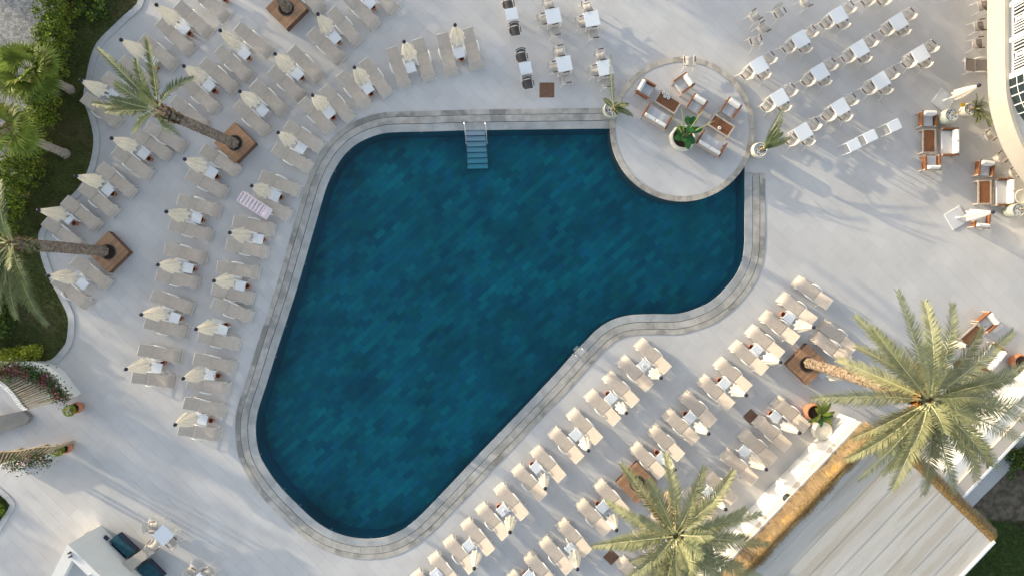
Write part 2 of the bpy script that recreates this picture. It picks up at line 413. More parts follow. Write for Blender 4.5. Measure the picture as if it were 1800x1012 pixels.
# the far ground, a ring round the resort
g = MB(); B = 420
g.add([(-B, -B, -.03), (B, -B, -.03), (B, B, -.03), (-B, B, -.03), (-DX, -DY, -.03), (DX, -DY, -.03), (DX, DY, -.03), (-DX, DY, -.03)],
      [(0, 1, 5, 4), (1, 2, 6, 5), (2, 3, 7, 6), (3, 0, 4, 7)])
struct('ground', g.mesh('ground', M['gardensoil']))
# deck bed (the joints between the tiles show it)
vs, tri = cdt_region(deck_outer, [pool_poly, clip_rect(lawn_poly), clip_rect(lawn2_poly), clip_rect(garden_poly)], on_deck)
d = MB(); d.add([(x, y, -.005) for x, y in vs], tri)
deck = struct('pool_deck', d.mesh('pool_deck', M['grout']))

# tiles 1.2 x 0.6 m laid diagonally, running bond
TL, TW, GAP = 1.2, .6, .006
TA = math.radians(-45.0); tu = Vector((math.cos(TA), math.sin(TA), 0)); tv = Vector((-tu.y, tu.x, 0))
tb = MB(); tb.box((0, 0, -.01), (TL - GAP, TW - GAP, .02), bev=.003)
tile_me = tb.mesh('tile', M['tile'])
def lay_tiles(parent, keep, loops, bounds, z, me, stuff_mat, stuff_name, part, L_, W_, ang_, gap, nmax=300, centre=(0, 0), avoid=None):
    u = Vector((math.cos(ang_), math.sin(ang_), 0)); v = Vector((-u.y, u.x, 0))
    n = int(max(bounds) * 1.5 / W_) + 2; k = int(max(bounds) * 1.5 / L_) + 2
    full = []; cut = []
    allpts = [p for lp in loops for p in lp]
    cell = {}
    for lp in loops:                                     # hash the loop segments
        for i in range(len(lp)):
            a, b = lp[i - 1], lp[i]; q = max(1, int(math.hypot(b[0] - a[0], b[1] - a[1]) / .5))
            for s in range(q + 1):
                x = a[0] + (b[0] - a[0]) * s / q; y = a[1] + (b[1] - a[1]) * s / q
                cell.setdefault((int(x // 1), int(y // 1)), []).append((x, y))
    for r in range(-n, n):
        for c in range(-k, k):
            ctr = u * (c * L_ + (r % 2) * L_ / 2) + v * (r * W_) + Vector((centre[0], centre[1], 0))
            if abs(ctr.x - centre[0]) > bounds[0] or abs(ctr.y - centre[1]) > bounds[1]: continue
            quad = [ctr + u * (sx * (L_ - gap) / 2) + v * (sy * (W_ - gap) / 2) for sx, sy in ((-1, -1), (1, -1), (1, 1), (-1, 1))]
            near = any((int((ctr.x + dx) // 1), int((ctr.y + dy) // 1)) in cell for dx in (-.9, 0, .9) for dy in (-.9, 0, .9))
            ins = [keep(q.x, q.y) for q in quad] + [keep(ctr.x, ctr.y)]
            if not near or (all(ins) and not near):
                if all(ins): full.append(ctr)
                continue
            if not any(ins): continue
            q2 = [(q.x, q.y) for q in quad]; near_l = []
            hit = False
            for lp in loops:
                segs = [i for i in range(len(lp)) if min(math.hypot(lp[i][0] - ctr.x, lp[i][1] - ctr.y), math.hypot(lp[i - 1][0] - ctr.x, lp[i - 1][1] - ctr.y),
                        math.hypot((lp[i][0] + lp[i - 1][0]) / 2 - ctr.x, (lp[i][1] + lp[i - 1][1]) / 2 - ctr.y)) < L_]
                near_l += [(lp[i - 1], lp[i]) for i in segs]
            if not near_l and all(ins): full.append(ctr); continue
            vv = [Vector(q) for q in q2]; ee = [(0, 1), (1, 2), (2, 3), (3, 0)]
            for a, b in near_l: vv += [Vector(a), Vector(b)]; ee.append((len(vv) - 2, len(vv) - 1))
            res = delaunay_2d_cdt(vv, ee, [], 0, 1e-4); t2 = []
            for f in res[2]:
                cx = sum(res[0][i].x for i in f) / 3; cy = sum(res[0][i].y for i in f) / 3
                if inside(q2, cx, cy) and keep(cx, cy): t2.append(tuple(f))
            if t2: cut.append(([(p.x, p.y, z) for p in res[0]], t2))
    full.sort(key=lambda p: (p.x - centre[0]) ** 2 + (p.y - centre[1]) ** 2 + (1e4 if avoid and avoid(p) else 0))
    for p in full[:nmax]:
        o = obj(part, me, parent, (p.x, p.y, z), ang_)
    s = MB()
    for p in full[nmax:]:
        s.box((p.x, p.y, z - .006), (L_ - gap, W_ - gap, .012), ang_)
    for v3, t3 in cut: s.add(v3, t3)
    if s.v: obj(stuff_name, s.mesh(stuff_name, stuff_mat), parent, kind='stuff')
    return len(full), len(cut)
deck_loops = [[p for p in pool_poly], clip_rect(lawn_poly), clip_rect(lawn2_poly), clip_rect(garden_poly)]
def plat_in(x, y): return (x - PC.x) ** 2 + (y - PC.y) ** 2 < (PR - .1) ** 2
lay_tiles(deck, lambda x, y: on_deck(x, y) and abs(x) < DX and abs(y) < DY, deck_loops, (28.3, 16.4), 0.0, tile_me, M['tile_stuff'], 'outer_tiles', 'tile', TL, TW, TA, GAP,
          avoid=lambda p: plat_in(p.x, p.y) or p.x < -14 or min((p - e).length for e in edge[::4]) < 1.3)

# ---- pool basin
PD = -1.45; WZ = -.045
b = MB(); n = len(pool_poly)
b.prism(pool_poly, PD, -.02, top=False, bottom=False)
basin_walls = b.mesh('pool_wall', M['pool'])
vs, tri = cdt_region([(-27, -15), (27, -15), (27, 15), (-27, 15)], [pool_poly], lambda x, y: inside(pool_poly, x, y))
b = MB(); b.add([(x, y, PD - .012) for x, y in vs], tri)
pool = struct('swimming_pool', b.mesh('pool_floor', M['poolgrout']))
obj('pool_wall', basin_walls, pool)
PTL, PTW = .62, .31
pt = MB(); pt.box((0, 0, -.006), (PTL - .012, PTW - .012, .012)); pool_tile = pt.mesh('pool_tile', M['pool'])
lay_tiles(pool, lambda x, y: inside(pool_poly, x, y), [pool_poly], (14, 11.5), PD, pool_tile, M['pool_stuff'], 'outer_pool_tiles', 'pool_tile', PTL, PTW, math.radians(42), .012, centre=(P(890, 585).x, P(890, 585).y))
b = MB(); wout = [(p.x + q.x * .05, p.y + q.y * .05) for p, q in zip(edge, edge_n)] + pool_poly[len(edge):]
b.prism(wout, PD - .2, WZ)
struct('water', b.mesh('water', M['water']))

# return inlets set in the wall under the waterline
mb = MB(); mb.lathe([(0, .02), (.05, .02), (.06, 0)], 12); inlet_me = mb.mesh('inlet', M['white'], True)
for px, py in ((590, 299), (613, 268), (536, 464), (502, 574), (484, 630), (459, 799), (508, 851), (529, 888), (580, 928), (650, 943), (760, 880), (862, 778), (1234, 535), (1258, 521), (1000, 632), (740, 233)):
    q = P(px, py); k = min(range(len(edge)), key=lambda i: (edge[i] - q).length); o = obj('inlet', inlet_me, pool, edge[k] - edge_n[k] * .012 + Vector((0, 0, -.22)))
    o.rotation_euler = (-edge_n[k]).to_track_quat('Z', 'Y').to_euler()
# ---- coping: three bands of stones with a dark overflow slot between them
surround = MB()
for i in range(len(edge) - 1):
    if arc[i] < .6 or arc[i + 1] > arc[-1] - .35: continue
    for o0, o1 in ((.36, .415), (.735, .78)):
        q = [edge[k] + edge_n[k] * off + Vector((0, 0, .004)) for k, off in ((i, o0), (i + 1, o0), (i + 1, o1), (i, o1))]
        surround.add(q, [(3, 2, 1, 0)])
coping = struct('pool_coping', surround.mesh('overflow_channel', M['slot']))
def stone(s0, s1, d0, d1, z0, z1, m):
    k = max(2, int((s1 - s0) / .12) + 1); mb = MB(); vs = []
    for i in range(k):
        p, nn = edge_at(s0 + (s1 - s0) * i / (k - 1))
        for dd, z in ((d0, z0), (d0, z1), (d1, z1), (d1, z0)): vs.append(p + nn * dd + Vector((0, 0, z)))
    fs = []
    for i in range(k - 1):
        a = i * 4
        for j in range(3): fs.append((a + j, a + j + 1, a + j + 5, a + j + 4))
    fs.append((0, 3, 2, 1)); e = (k - 1) * 4; fs.append((e, e + 1, e + 2, e + 3))
    mb.add(vs, fs); me = mb.mesh('coping_stone', m)
    bm = bmesh.new(); bm.from_mesh(me); bmesh.ops.recalc_face_normals(bm, faces=bm.faces); bm.to_mesh(me); bm.free()
    return me
for d0, d1, z1, m, ln, s_lo, s_hi in ((-.015, .375, .022, 'coping_a', .98, .3, .2), (.40, .745, .03, 'coping_b', 1.05, .3, .25), (.768, 1.03, .024, 'coping_c', .92, .55, .25)):
    s = s_lo
    while s < arc[-1] - s_hi - .2:
        e = min(arc[-1] - s_hi, s + ln * R.uniform(.75, 1.25))
        if arc[-1] - s_hi - e < .35: e = arc[-1] - s_hi
        obj('coping_stone', stone(s, e - .007, d0, d1, -.05, z1 + R.uniform(-.002, .002), M[m]), coping)
        s = e

# ---- round terrace standing over the pool
terr = MB(); NC = 96
circ = [(PC.x + (PR - .03) * math.cos(2 * math.pi * k / NC), PC.y + (PR - .03) * math.sin(2 * math.pi * k / NC)) for k in range(NC)]
terr.prism(circ, PD, PLAT_Z - .012)
terrace = struct('round_terrace', terr.mesh('round_terrace', M['grout']))
cin = [(PC.x + (PR - .27) * math.cos(2 * math.pi * k / NC), PC.y + (PR - .27) * math.sin(2 * math.pi * k / NC)) for k in range(NC)]
lay_tiles(terrace, lambda x, y: (x - PC.x) ** 2 + (y - PC.y) ** 2 < (PR - .27) ** 2, [cin], (4.4, 4.4), PLAT_Z, tile_me, M['tile_stuff'], 'edge_tiles', 'tile', TL, TW, TA, GAP, centre=(PC.x, PC.y))
NS = 26
for k in range(NS):
    a0 = 2 * math.pi * k / NS + .003; a1 = 2 * math.pi * (k + 1) / NS - .002; mb = MB(); q = 6
    inn = [(PC.x + (PR - .265) * math.cos(a0 + (a1 - a0) * i / q), PC.y + (PR - .265) * math.sin(a0 + (a1 - a0) * i / q)) for i in range(q + 1)]
    out = [(PC.x + PR * math.cos(a0 + (a1 - a0) * i / q), PC.y + PR * math.sin(a0 + (a1 - a0) * i / q)) for i in range(q + 1)]
    mb.prism(out + inn[::-1], PLAT_Z - .12, PLAT_Z + .02 + R.uniform(-.003, .003))
    obj('rim_stone', mb.mesh('rim_stone', M['rim']), terrace)

# ---- lawns, kerb, cobbled road, garden
def sheet_poly(name, poly, z, m):
    v, t = cdt_region(poly, [], lambda x, y: True); q = MB(); q.add([(x, y, z) for x, y in v], t); return q.mesh(name, m)
lawn = struct('lawn', sheet_poly('lawn', lawn_poly, -.016, M['lawn']))
struct('lawn.001', sheet_poly('lawn_small', lawn2_poly, -.016, M['lawn_green']))
struct('garden', sheet_poly('garden', garden_poly, -.016, M['gardensoil']))
struct('lawn.002', sheet_poly('lawn_back', [tuple(P(x, y)[:2]) for x, y in ((1720, 905), (1800, 930), (1990, 930), (1990, 1180), (1430, 1180))], -.008, M['lawn_green']))
ROAD_PX = [(-255, -200), (122, -200), (112, -45), (104, 30), (96, 80), (92, 120), (88, 150), (70, 200), (58, 240), (48, 275), (34, 310), (18, 345), (-10, 385), (-40, 420), (-255, 420)]
struct('road', sheet_poly('road', [tuple(P(x, y)[:2]) for x, y in ROAD_PX], -.006, M['road']))
def kerb_line(pts, w, name):
    pts = catmull(pts, .3); kb = struct(name, None) if False else None
    ns = []
    for i in range(len(pts)):
        t = (pts[min(i + 1, len(pts) - 1)] - pts[max(i - 1, 0)]).normalized(); ns.append(Vector((-t.y, t.x, 0)))
    mid = len(pts) // 2; tp = pts[mid] + ns[mid] * .2
    if not on_deck(tp.x, tp.y): ns = [-x for x in ns]
    bed = MB()
    for i in range(len(pts) - 1): bed.add([pts[i] - ns[i] * .02 + Vector((0, 0, .004)), pts[i + 1] - ns[i + 1] * .02 + Vector((0, 0, .004)), pts[i + 1] + ns[i + 1] * w + Vector((0, 0, .004)), pts[i] + ns[i] * w + Vector((0, 0, .004))], [(0, 1, 2, 3)])
    root = struct(name, bed.mesh(name, M['grout']))
    i = 0
    while i < len(pts) - 1:
        j = min(len(pts) - 1, i + 3)
        if len(pts) - 1 - j < 2: j = len(pts) - 1
        inn = [pts[k] - ns[k] * .03 for k in range(i, j + 1)]; out = [pts[k] + ns[k] * (w - .012) for k in range(i, j + 1)]
        tdir = (inn[-1] - inn[-2]).normalized() * .008; inn[-1] = inn[-1] - tdir; out[-1] = out[-1] - tdir
        mb = MB(); mb.prism([(p.x, p.y) for p in inn] + [(p.x, p.y) for p in out[::-1]], -.06, .05)
        obj('kerb_stone', mb.mesh('kerb_stone', M['kerb']), root); i = j
kerb_line(lawn_edge[:-2], .30, 'kerb')
kerb_line([P(x, y) for x, y in ((-60, 805), (-10, 858), (19, 886), (8, 905), (-12, 935), (-70, 985))], .26, 'kerb.001')
# grass
gr = MB(); n = 0
gx0, gx1, gy0, gy1 = P(-10, 0).x, P(250, 0).x, P(0, 640).y, P(0, -20).y
road_poly = [tuple(P(x, y)[:2]) for x, y in ROAD_PX]
def blades(mb, cnt, x0, x1, y0, y1, ok, h0=.05, h1=.13):
    k = 0; tries = 0
    while k < cnt and tries < cnt * 8:
        tries += 1
        x = R.uniform(x0, x1); y = R.uniform(y0, y1)
        if not ok(x, y): continue
        a = R.uniform(0, 6.28); w = .018; h = R.uniform(h0, h1); lean = R.uniform(.02, .1); c, s = math.cos(a), math.sin(a)
        mb.add([(x - c * w, y - s * w, -.01), (x + c * w, y + s * w, -.01), (x - s * lean, y + c * lean, h)], [(0, 1, 2)]); k += 1
blades(gr, 26000, gx0, gx1, gy0, gy1, lambda x, y: inside(lawn_poly, x, y) and not inside(road_poly, x, y))
obj('grass', gr.mesh('grass', M['grass']), kind='stuff')
gr2 = MB(); p0, p1 = P(1600, 1020), P(1830, 900)
blades(gr2, 12000, p0.x, p1.x, p0.y, p1.y, lambda x, y: inside(garden_poly, x, y) and y < P(0, 915).y)
blades(gr2, 1500, P(-8, 0).x, P(20, 0).x, P(0, 925).y, P(0, 860).y, lambda x, y: inside(lawn2_poly, x, y))
obj('grass.001', gr2.mesh('grass_back', mat('lush_grass', (.085, .135, .035), .7, var=.4, island=True, hue=.015)), kind='stuff')

# ================================================================ buildings
def poly_px(pts, z): return [tuple(P(x, y, z)[:2]) for x, y in pts]
# ---- hotel at the right: overhanging curved first-floor parapet with a fretwork railing
hotel = thing('hotel_building', 'cream hotel wing with curved overhanging terrace and white fretwork railing', 'building', P(1850, 150, 0))
def hot(name, me, par=None, **kw):
    o = obj(name, me, par or hotel, **kw)
    if par is None: o.matrix_parent_inverse = Matrix.Translation(-Vector(hotel.location))
    return o
Z0, Z1 = 2.95, 4.1
xw = P(1735.5, 0, Z0).x
front = [Vector((xw, 19.0, 0)), Vector((xw, 14, 0)), Vector((xw, 10.6, 0)), Vector((xw + .02, 9.6, 0))]
for px, py in ((1738, 180), (1743, 205), (1752, 235), (1764, 264), (1778, 289), (1795, 315), (1815, 340), (1850, 372)): front.append(P(px, py, Z0) * 1.0)
for p in front: p.z = 0
front = catmull(front, .35)
poly = [(p.x, p.y) for p in front] + [(36, front[-1].y), (36, 19.0)]
mb = MB(); mb.prism(poly, Z0, Z1 - .25); hot('parapet_wall', mb.mesh('parapet_wall', M['wallcream']))
# coping of the parapet and the terrace floor behind it
fn = []
for i in range(len(front)):
    t = (front[min(i + 1, len(front) - 1)] - front[max(i - 1, 0)]).normalized(); fn.append(Vector((-t.y, t.x, 0)))
if fn[0].x < 0: fn = [-x for x in fn]
inn = [(front[i] + fn[i] * .16) for i in range(len(front))]
mb = MB(); mb.prism([(p.x - .0, p.y) for p in front] + [(p.x, p.y) for p in inn[::-1]], Z1 - .25, Z1); hot('parapet', mb.mesh('parapet', M['wallcream']))
mb = MB(); mb.prism([(p.x, p.y) for p in inn] + [(36, front[-1].y), (36, 19)], Z1 - .248, Z1 - .2, bottom=False); hot('terrace_floor', mb.mesh('terrace_floor', M['terrfloor']))
mb = MB(); mb.box((26.6 + .6, 11, 1.45), (1.2, 18, 2.9)); mb.box((31, 13, 5.6), (10.4, 14, 3.0)); hot('wall', mb.mesh('wall', M['wallwhite']))
# fretwork railing: posts with caps and panels of bars
xr = xw + .30
def rail_y(py): return P(0, py, 4.5).y
posts = [rail_y(y) for y in (-60, 3, 66, 129)]
for y in posts:
    mb = MB(); mb.box((xr, y, Z1 + .47), (.17, .2, .98), bev=.01); mb.box((xr, y, Z1 + .99), (.24, .27, .07), bev=.012); hot('railing_post', mb.mesh('railing_post', M['white']))
for ya, yb in zip(posts[:-1], posts[1:]):
    y0, y1 = yb + .12, ya - .12; Lp = y1 - y0; z0 = Z1 + .06; mb = MB()
    def bar(u0, u1, w0, w1, t=.045): mb.box((xr, y0 + (u0 + u1) / 2 * Lp, z0 + (w0 + w1) / 2), (t, (u1 - u0) * Lp, w1 - w0))
    for a, c in ((0, .07), (.83, .9)): bar(0, 1, a, c, .06)
    for a in (0, .96): bar(a, a + .04, .071, .829, .055)
    for a, c in ((.115, .15), (.205, .24), (.295, .33), (.385, .42), (.62, .655), (.74, .775), (.86, .895)): bar(a, c, .071, .829)
    for a, c in ((.19, .25), (.65, .71)): bar(.421, .619, a, c, .04)
    bar(.47, .575, .251, .649, .05)
    rp = hot('railing_panel', mb.mesh('railing_panel', M['white']))
    mb = MB(); mb.box((xr + .06, (y0 + y1) / 2, z0 + .45), (.02, Lp, .88)); obj('backing', mb.mesh('backing', M['railback']), rp)  # dark sheet added behind the bars to darken the gaps
# curved glazed screen on the terrace
gp = [P(px, py, 4.5) for px, py in ((1787, 134), (1788, 150), (1791, 165), (1796, 181), (1804, 196), (1815, 210))]
for p in gp: p.z = 0
mb = MB(); mf = MB()
for a, c in zip(gp[:-1], gp[1:]):
    dd = c - a; mb.box(((a + c) / 2) + Vector((0, 0, 4.5)), (dd.length, .02, .9), math.atan2(dd.y, dd.x))
    mf.box(((a + c) / 2) + Vector((0, 0, 4.98)), (dd.length + .02, .07, .06), math.atan2(dd.y, dd.x)); mf.box(((a + c) / 2) + Vector((0, 0, 4.52)), (dd.length + .02, .045, .03), math.atan2(dd.y, dd.x))
    mf.box(a + Vector((0, 0, 4.45)), (.05, .05, 1.0), math.atan2(dd.y, dd.x))
sc = hot('glass_screen', mb.mesh('glass_screen', M['darkglass'])); obj('screen_frame', mf.mesh('screen_frame', M['white']), sc)

# ---- pavilion at the lower right: white wall, beige fascia, thatch fringe and sheet roof
pav = thing('pavilion', 'white walled pavilion with golden thatch fringe and pale corrugated sheet roof', 'pavilion', P(1600, 880, 0))
def pv(name, me, par=None, **kw):
    o = obj(name, me, par or pav, **kw)
    if par is None: o.matrix_parent_inverse = Matrix.Translation(-Vector(pav.location))
    return o
wa = P(1350, 859); wb = P(1445, 759); wd = (wb - wa).normalized(); wn_ = Vector((wd.y, -wd.x, 0))     # along the wall (NE) and inwards (SE)
if wn_.x < 0: wn_ = -wn_
def wp(s, t): return wa + wd * s + wn_ * t
S0, S1 = -7.5, 5.35
def wbox(s0, s1, t0, t1, z0, z1):
    return [tuple(wp(s, t)[:2]) for s, t in ((s0, t0), (s1, t0), (s1, t1), (s0, t1))]
mb = MB(); mb.prism(wbox(S0, S1, 0, .25, 0, 0), 0, 1.62); pv('wall', mb.mesh('wall', M['wallwhite']))
mb = MB(); mb.prism(wbox(S0, S1, .06, .30, 0, 0), 1.62, 2.02); pv('fascia', mb.mesh('fascia', M['beigeband']))
mb = MB(); mb.prism(wbox(S0, S1, .03, .12, 0, 0), 2.02, 2.09); pv('gutter', mb.mesh('gutter', M['white']))
ZR = 2.55
roof_n = P(1600, 728, ZR); roof_e = P(1789, 914, ZR); 
t_e = (roof_e - wa).dot(wn_); s_ne = (roof_e - wa).dot(wd); s_ne = S1 + .25
RT0 = .45; RT1 = t_e
# corrugated sheets: each sheet a part, ribs running along the wall direction
ns = 9; pw = (RT1 - RT0) / ns
for i in range(ns):
    t0 = RT0 + i * pw; mb = MB(); prof = [(0, .0), (.04, .05), (.075, .05), (.11, .0)]
    k = 9; prof = [(0, .005), (.03, .005), (.045, 0)]
    for q in range(1, k): x = q / k; prof += [(x - .012, 0), (x - .006, .007), (x + .006, .007), (x + .012, 0)]
    prof += [(1.0, 0)]
    vs = []
    slope = lambda t: -.035 * (t - RT0)
    lift = 0.0
    for sx in (S0 - 1.5, S1 + .2):
        for u, zz in prof:
            t = t0 + u * (pw - .006) ; p = wp(sx, t); vs.append((p.x, p.y, ZR + zz + slope(t) + lift))
    m_ = len(prof); mb.add(vs, [(a, a + 1, m_ + a + 1, m_ + a) for a in range(m_ - 1)])
    pv('roof_sheet', mb.mesh('roof_sheet', M['roof']))
mb = MB(); 
mb.prism(wbox(S0 - 1.5, S1 + .2, RT1 + .01, RT1 + .1, 0, 0), ZR - .5, ZR - .18 + .02); pv('edge_trim', mb.mesh('edge_trim', M['white']))
mb = MB(); mb.prism(wbox(S0 - 1.5, S1 + .1, RT0 + .1, RT1 - .15, 0, 0), ZR - .62, ZR - .34); pv('ceiling', mb.mesh('ceiling', M['beigeband']))
mb = MB()
for s in (S0 + .5, -2, 2.5, S1 - .1):
    for t in (RT1 - .4,): mb.box(wp(s, t) + Vector((0, 0, 1.0)), (.18, .18, 2.0), math.atan2(wd.y, wd.x))
pv('column', mb.mesh('column', M['wallwhite']))
def straw(mb, s0, s1, fn, cnt, ln, wdt):
    for _ in range(cnt):
        s = R.uniform(s0, s1); p, dirv, up = fn(s)
        L_ = ln * R.uniform(.6, 1.25); sd_ = dirv.cross(up).normalized() * wdt * R.uniform(.6, 1.3)
        jit = Vector((R.gauss(0, .19), R.gauss(0, .19), R.gauss(0, .16)))
        dv = (dirv + jit).normalized()
        mb.add([p - sd_, p + sd_, p + dv * L_ + sd_ * .4, p + dv * L_ - sd_ * .4], [(0, 1, 2, 3)])
# thatch roll along the NW eave: bundles hanging over both sides
mb = MB()
core = MB()
for k in range(8):
    a = math.pi * k / 7
seg = []
for k in range(9):
    a = math.pi * (1 - k / 8); seg.append((.58 + .35 * math.cos(a), ZR - .12 + .32 * math.sin(a)))
cv = []
for sx in (S0 - 1.5, S1 + .1):
    for t, z in seg: p = wp(sx, t); cv.append((p.x, p.y, z))
core.add(cv, [(i, i + 1, 9 + i + 1, 9 + i) for i in range(8)])
th = pv('thatch_fringe', core.mesh('thatch_core', mat('thatch_base', (.40, .24, .08), .95, noise=.35, scale=9)))
def thfn(s):
    a = R.uniform(0, math.pi); w = .05 * math.sin(s * 1.7) + .04 * math.sin(s * 4.1)
    t = .58 + (.35 + w) * math.cos(a); z = ZR - .12 + .34 * math.sin(a)
    out = wn_ * math.cos(a) * .8 + Vector((0, 0, -.25 - .4 * abs(math.cos(a)))) ; 
    return wp(s, t) + Vector((0, 0, z)), out.normalized(), (wn_ * math.cos(a) + Vector((0, 0, math.sin(a)))).normalized()
straw(mb, S0 - 1.5, S1 + .1, thfn, 16000, .30, .012)
obj('straw', mb.mesh('straw', M['thatch']), th, kind='stuff')
core = MB(); mb = MB(); cv = []
for t_ in (RT0 + .4, RT1 + .05):
    for k in range(9):
        a = math.pi * (1 - k / 8); p = wp(S1 + .25 + .34 * math.cos(a), t_); cv.append((p.x, p.y, ZR - .3 - .035 * (t_ - RT0) + .34 * math.sin(a)))
core.add(cv, [(i, 9 + i, 9 + i + 1, i + 1) for i in range(8)])
th2 = pv('thatch_fringe', core.mesh('thatch_core_side', bpy.data.materials['thatch_base']))
def thfn2(t):
    a = R.uniform(0, math.pi); p = wp(S1 + .25 + .36 * math.cos(a), t); z = ZR - .3 - .035 * (t - RT0) + .36 * math.sin(a)
    out = wd * math.cos(a) * .8 + Vector((0, 0, -.3 - .4 * abs(math.cos(a))))
    return Vector((p.x, p.y, z)), out.normalized(), (wd * math.cos(a) + Vector((0, 0, math.sin(a)))).normalized()
straw(mb, RT0 + .4, RT1 + .05, thfn2, 6500, .24, .012)
obj('straw', mb.mesh('straw_side', M['thatch']), th2, kind='stuff')
# white flat-roofed block behind the pavilion
blk = thing('white_building', 'white flat roofed block with grey metal edge behind the thatched pavilion', 'building', P(1760, 760, 0))
bp_ = wbox(S1 + .75, S1 + 9.5, 4.9, RT1 - 2.35, 0, 0)
mb = MB(); mb.prism(bp_, 0, 1.9); o = obj('wall', mb.mesh('wall', M['wallwhite']), blk); o.matrix_parent_inverse = Matrix.Translation(-Vector(blk.location))
mb = MB(); mb.prism(wbox(S1 + .75, S1 + 9.5, RT1 - 2.9, RT1 - 2.33, 0, 0), 1.902, 2.02); o = obj('parapet', mb.mesh('parapet', M['beigeband']), blk); o.matrix_parent_inverse = Matrix.Translation(-Vector(blk.location))
mb = MB(); mb.prism(wbox(S1 + .75, S1 + 9.5, RT1 - 2.327, RT1 - 2.22, 0, 0), 1.85, 2.05); o = obj('gutter', mb.mesh('gutter', M['white']), blk); o.matrix_parent_inverse = Matrix.Translation(-Vector(blk.location))

# ---- wall-mounted speaker modelled as a bowl on the white wall
mb = MB(); mb.lathe([(0, 0), (.17, .02), (.24, .12), (.25, .24), (.2, .36), (.1, .42), (0, .43)], 16)
t = thing('wall_speaker', 'round black speaker on the white wall beside the thatch', 'urn', wp(.25, .17) + Vector((0, 0, 1.62)))
obj('bowl', mb.mesh('bowl', mat('black_casing', (.035, .035, .038), .5, noise=.3, scale=8), True), t)
mb = MB(); mb.lathe([(.12, .425), (.15, .47), (.11, .47)], 12); obj('rim', mb.mesh('rim', M['darkmetal'], True), t)

# ---- pergolas at the left with slats, planter wall and bougainvillea
def pergola(label, inner, outer, n, z, ext_wall, flowers, wall_z, nflow):
    t = thing('pergola', label, 'pergola', P(outer[len(outer) // 2][0], outer[len(outer) // 2][1], 0))
    inv = Matrix.Translation(-Vector(t.location))
    ic = catmull([P(x, y, z) for x, y in inner], .05); oc = catmull([P(x, y, z) for x, y in outer], .05)
    def at(c, f): return c[min(len(c) - 1, int(f * (len(c) - 1)))]
    for i in range(n):
        f = (i + .5) / n; a = at(ic, f); b_ = at(oc, f); dd = b_ - a
        mb = MB(); mb.box((a + b_) / 2 - Vector((0, 0, .08)), (dd.length, .06, .34), math.atan2(dd.y, dd.x)); s = obj('slat', mb.mesh('slat', M['pergola']), t); s.matrix_parent_inverse = inv
        mb = MB(); mb.box(a + dd.normalized() * .09 + Vector((0, 0, .12)), (.22, .075, .05), math.atan2(dd.y, dd.x)); e = obj('end_block', mb.mesh('end_block', M['pergolaend']), s)  # small white block on top of the slat's inner end
    for cv, nm in ((ic, 'beam'), (oc, 'beam')):
        mb = MB(); mb.tube([p + Vector((0, 0, -.17)) for p in cv[::6] + [cv[-1]]], .06, 6); o = obj(nm, mb.mesh('beam', M['pergola']), t); o.matrix_parent_inverse = inv
    for f in (.06, .5, .94):
        for w_ in (.35, .65):
            p = at(ic, f).lerp(at(oc, f), w_); mb = MB(); mb.box(Vector((p.x, p.y, (z - .2) / 2)), (.12, .12, z - .2)); o = obj('post', mb.mesh('post', M['pergola']), t); o.matrix_parent_inverse = inv
    # curved planter wall
    wc = catmull([P(x, y, wall_z) for x, y in ext_wall], .15); w2 = MB(); vs = []
    nn = []
    for i in range(len(wc)):
        tt = (wc[min(i + 1, len(wc) - 1)] - wc[max(i - 1, 0)]).normalized(); nn.append(Vector((-tt.y, tt.x, 0)))
    po = [(p.x, p.y) for p in wc] + [((p + q * .24).x, (p + q * .24).y) for p, q in list(zip(wc, nn))[::-1]]
    w2.prism(po, 0, wall_z); o = obj('planter_wall', w2.mesh('planter_wall', M['wallwhite']), t); o.matrix_parent_inverse = inv
    # climbing flowers
    fc = catmull([P(x, y, z + .1) for x, y in flowers], .1)
    pl = MB(); fl = MB(); wf = MB()
    for _ in range(nflow):
        p = R.choice(fc) + Vector((R.gauss(0, .2), R.gauss(0, .2), R.gauss(.05, .12)))
        leafq(pl, p, R.uniform(.07, .13))
    cl = [R.choice(fc) + Vector((R.gauss(0, .1), R.gauss(0, .1), .22)) for _ in range(9)]
    for _ in range(int(nflow * .12)):
        p = R.choice(cl) + Vector((R.gauss(0, .17), R.gauss(0, .17), R.gauss(.06, .08))); leafq(fl, p, R.uniform(.05, .1))
    o = thing('bougainvillea', 'bougainvillea with magenta blooms trailing over the ' + ('curved white wall of the larger pergola' if n > 20 else 'smaller pergola at the lower left'), 'plant', fc[len(fc) // 2])
    for nm, mb_, mm in (('foliage', pl, 'leaf_dark'), ('blossom', fl, 'magenta')):
        q = obj(nm, mb_.mesh(nm, M[mm]), o, kind='stuff'); q.matrix_parent_inverse = Matrix.Translation(-Vector(o.location))
    return t
def leafq(mb, p, s, up=.5):
    n_ = Vector((R.gauss(0, 1), R.gauss(0, 1), R.gauss(up, .6))).normalized()
    a = n_.orthogonal().normalized(); a = Matrix.Rotation(R.uniform(0, 6.28), 3, n_) @ a; b_ = n_.cross(a)
    mb.add([p - a * s * .5, p + b_ * s * .32, p + a * s * .6, p - b_ * s * .32], [(0, 1, 2, 3)])
pergola('curved slatted pergola with white end blocks behind the flowering white wall', [(-40, 652), (0, 673), (15, 686), (30, 704), (37, 714), (46, 720)], [(-40, 640), (20, 655), (60, 664), (90, 680), (108, 696), (117, 705)], 34, 2.3,
        [(-30, 650), (20, 645), (50, 643), (75, 648), (95, 661), (108, 679), (117, 690), (124, 699)], [(0, 655), (30, 648), (55, 652), (75, 664), (92, 675), (100, 688), (110, 698)], .55, 3000)
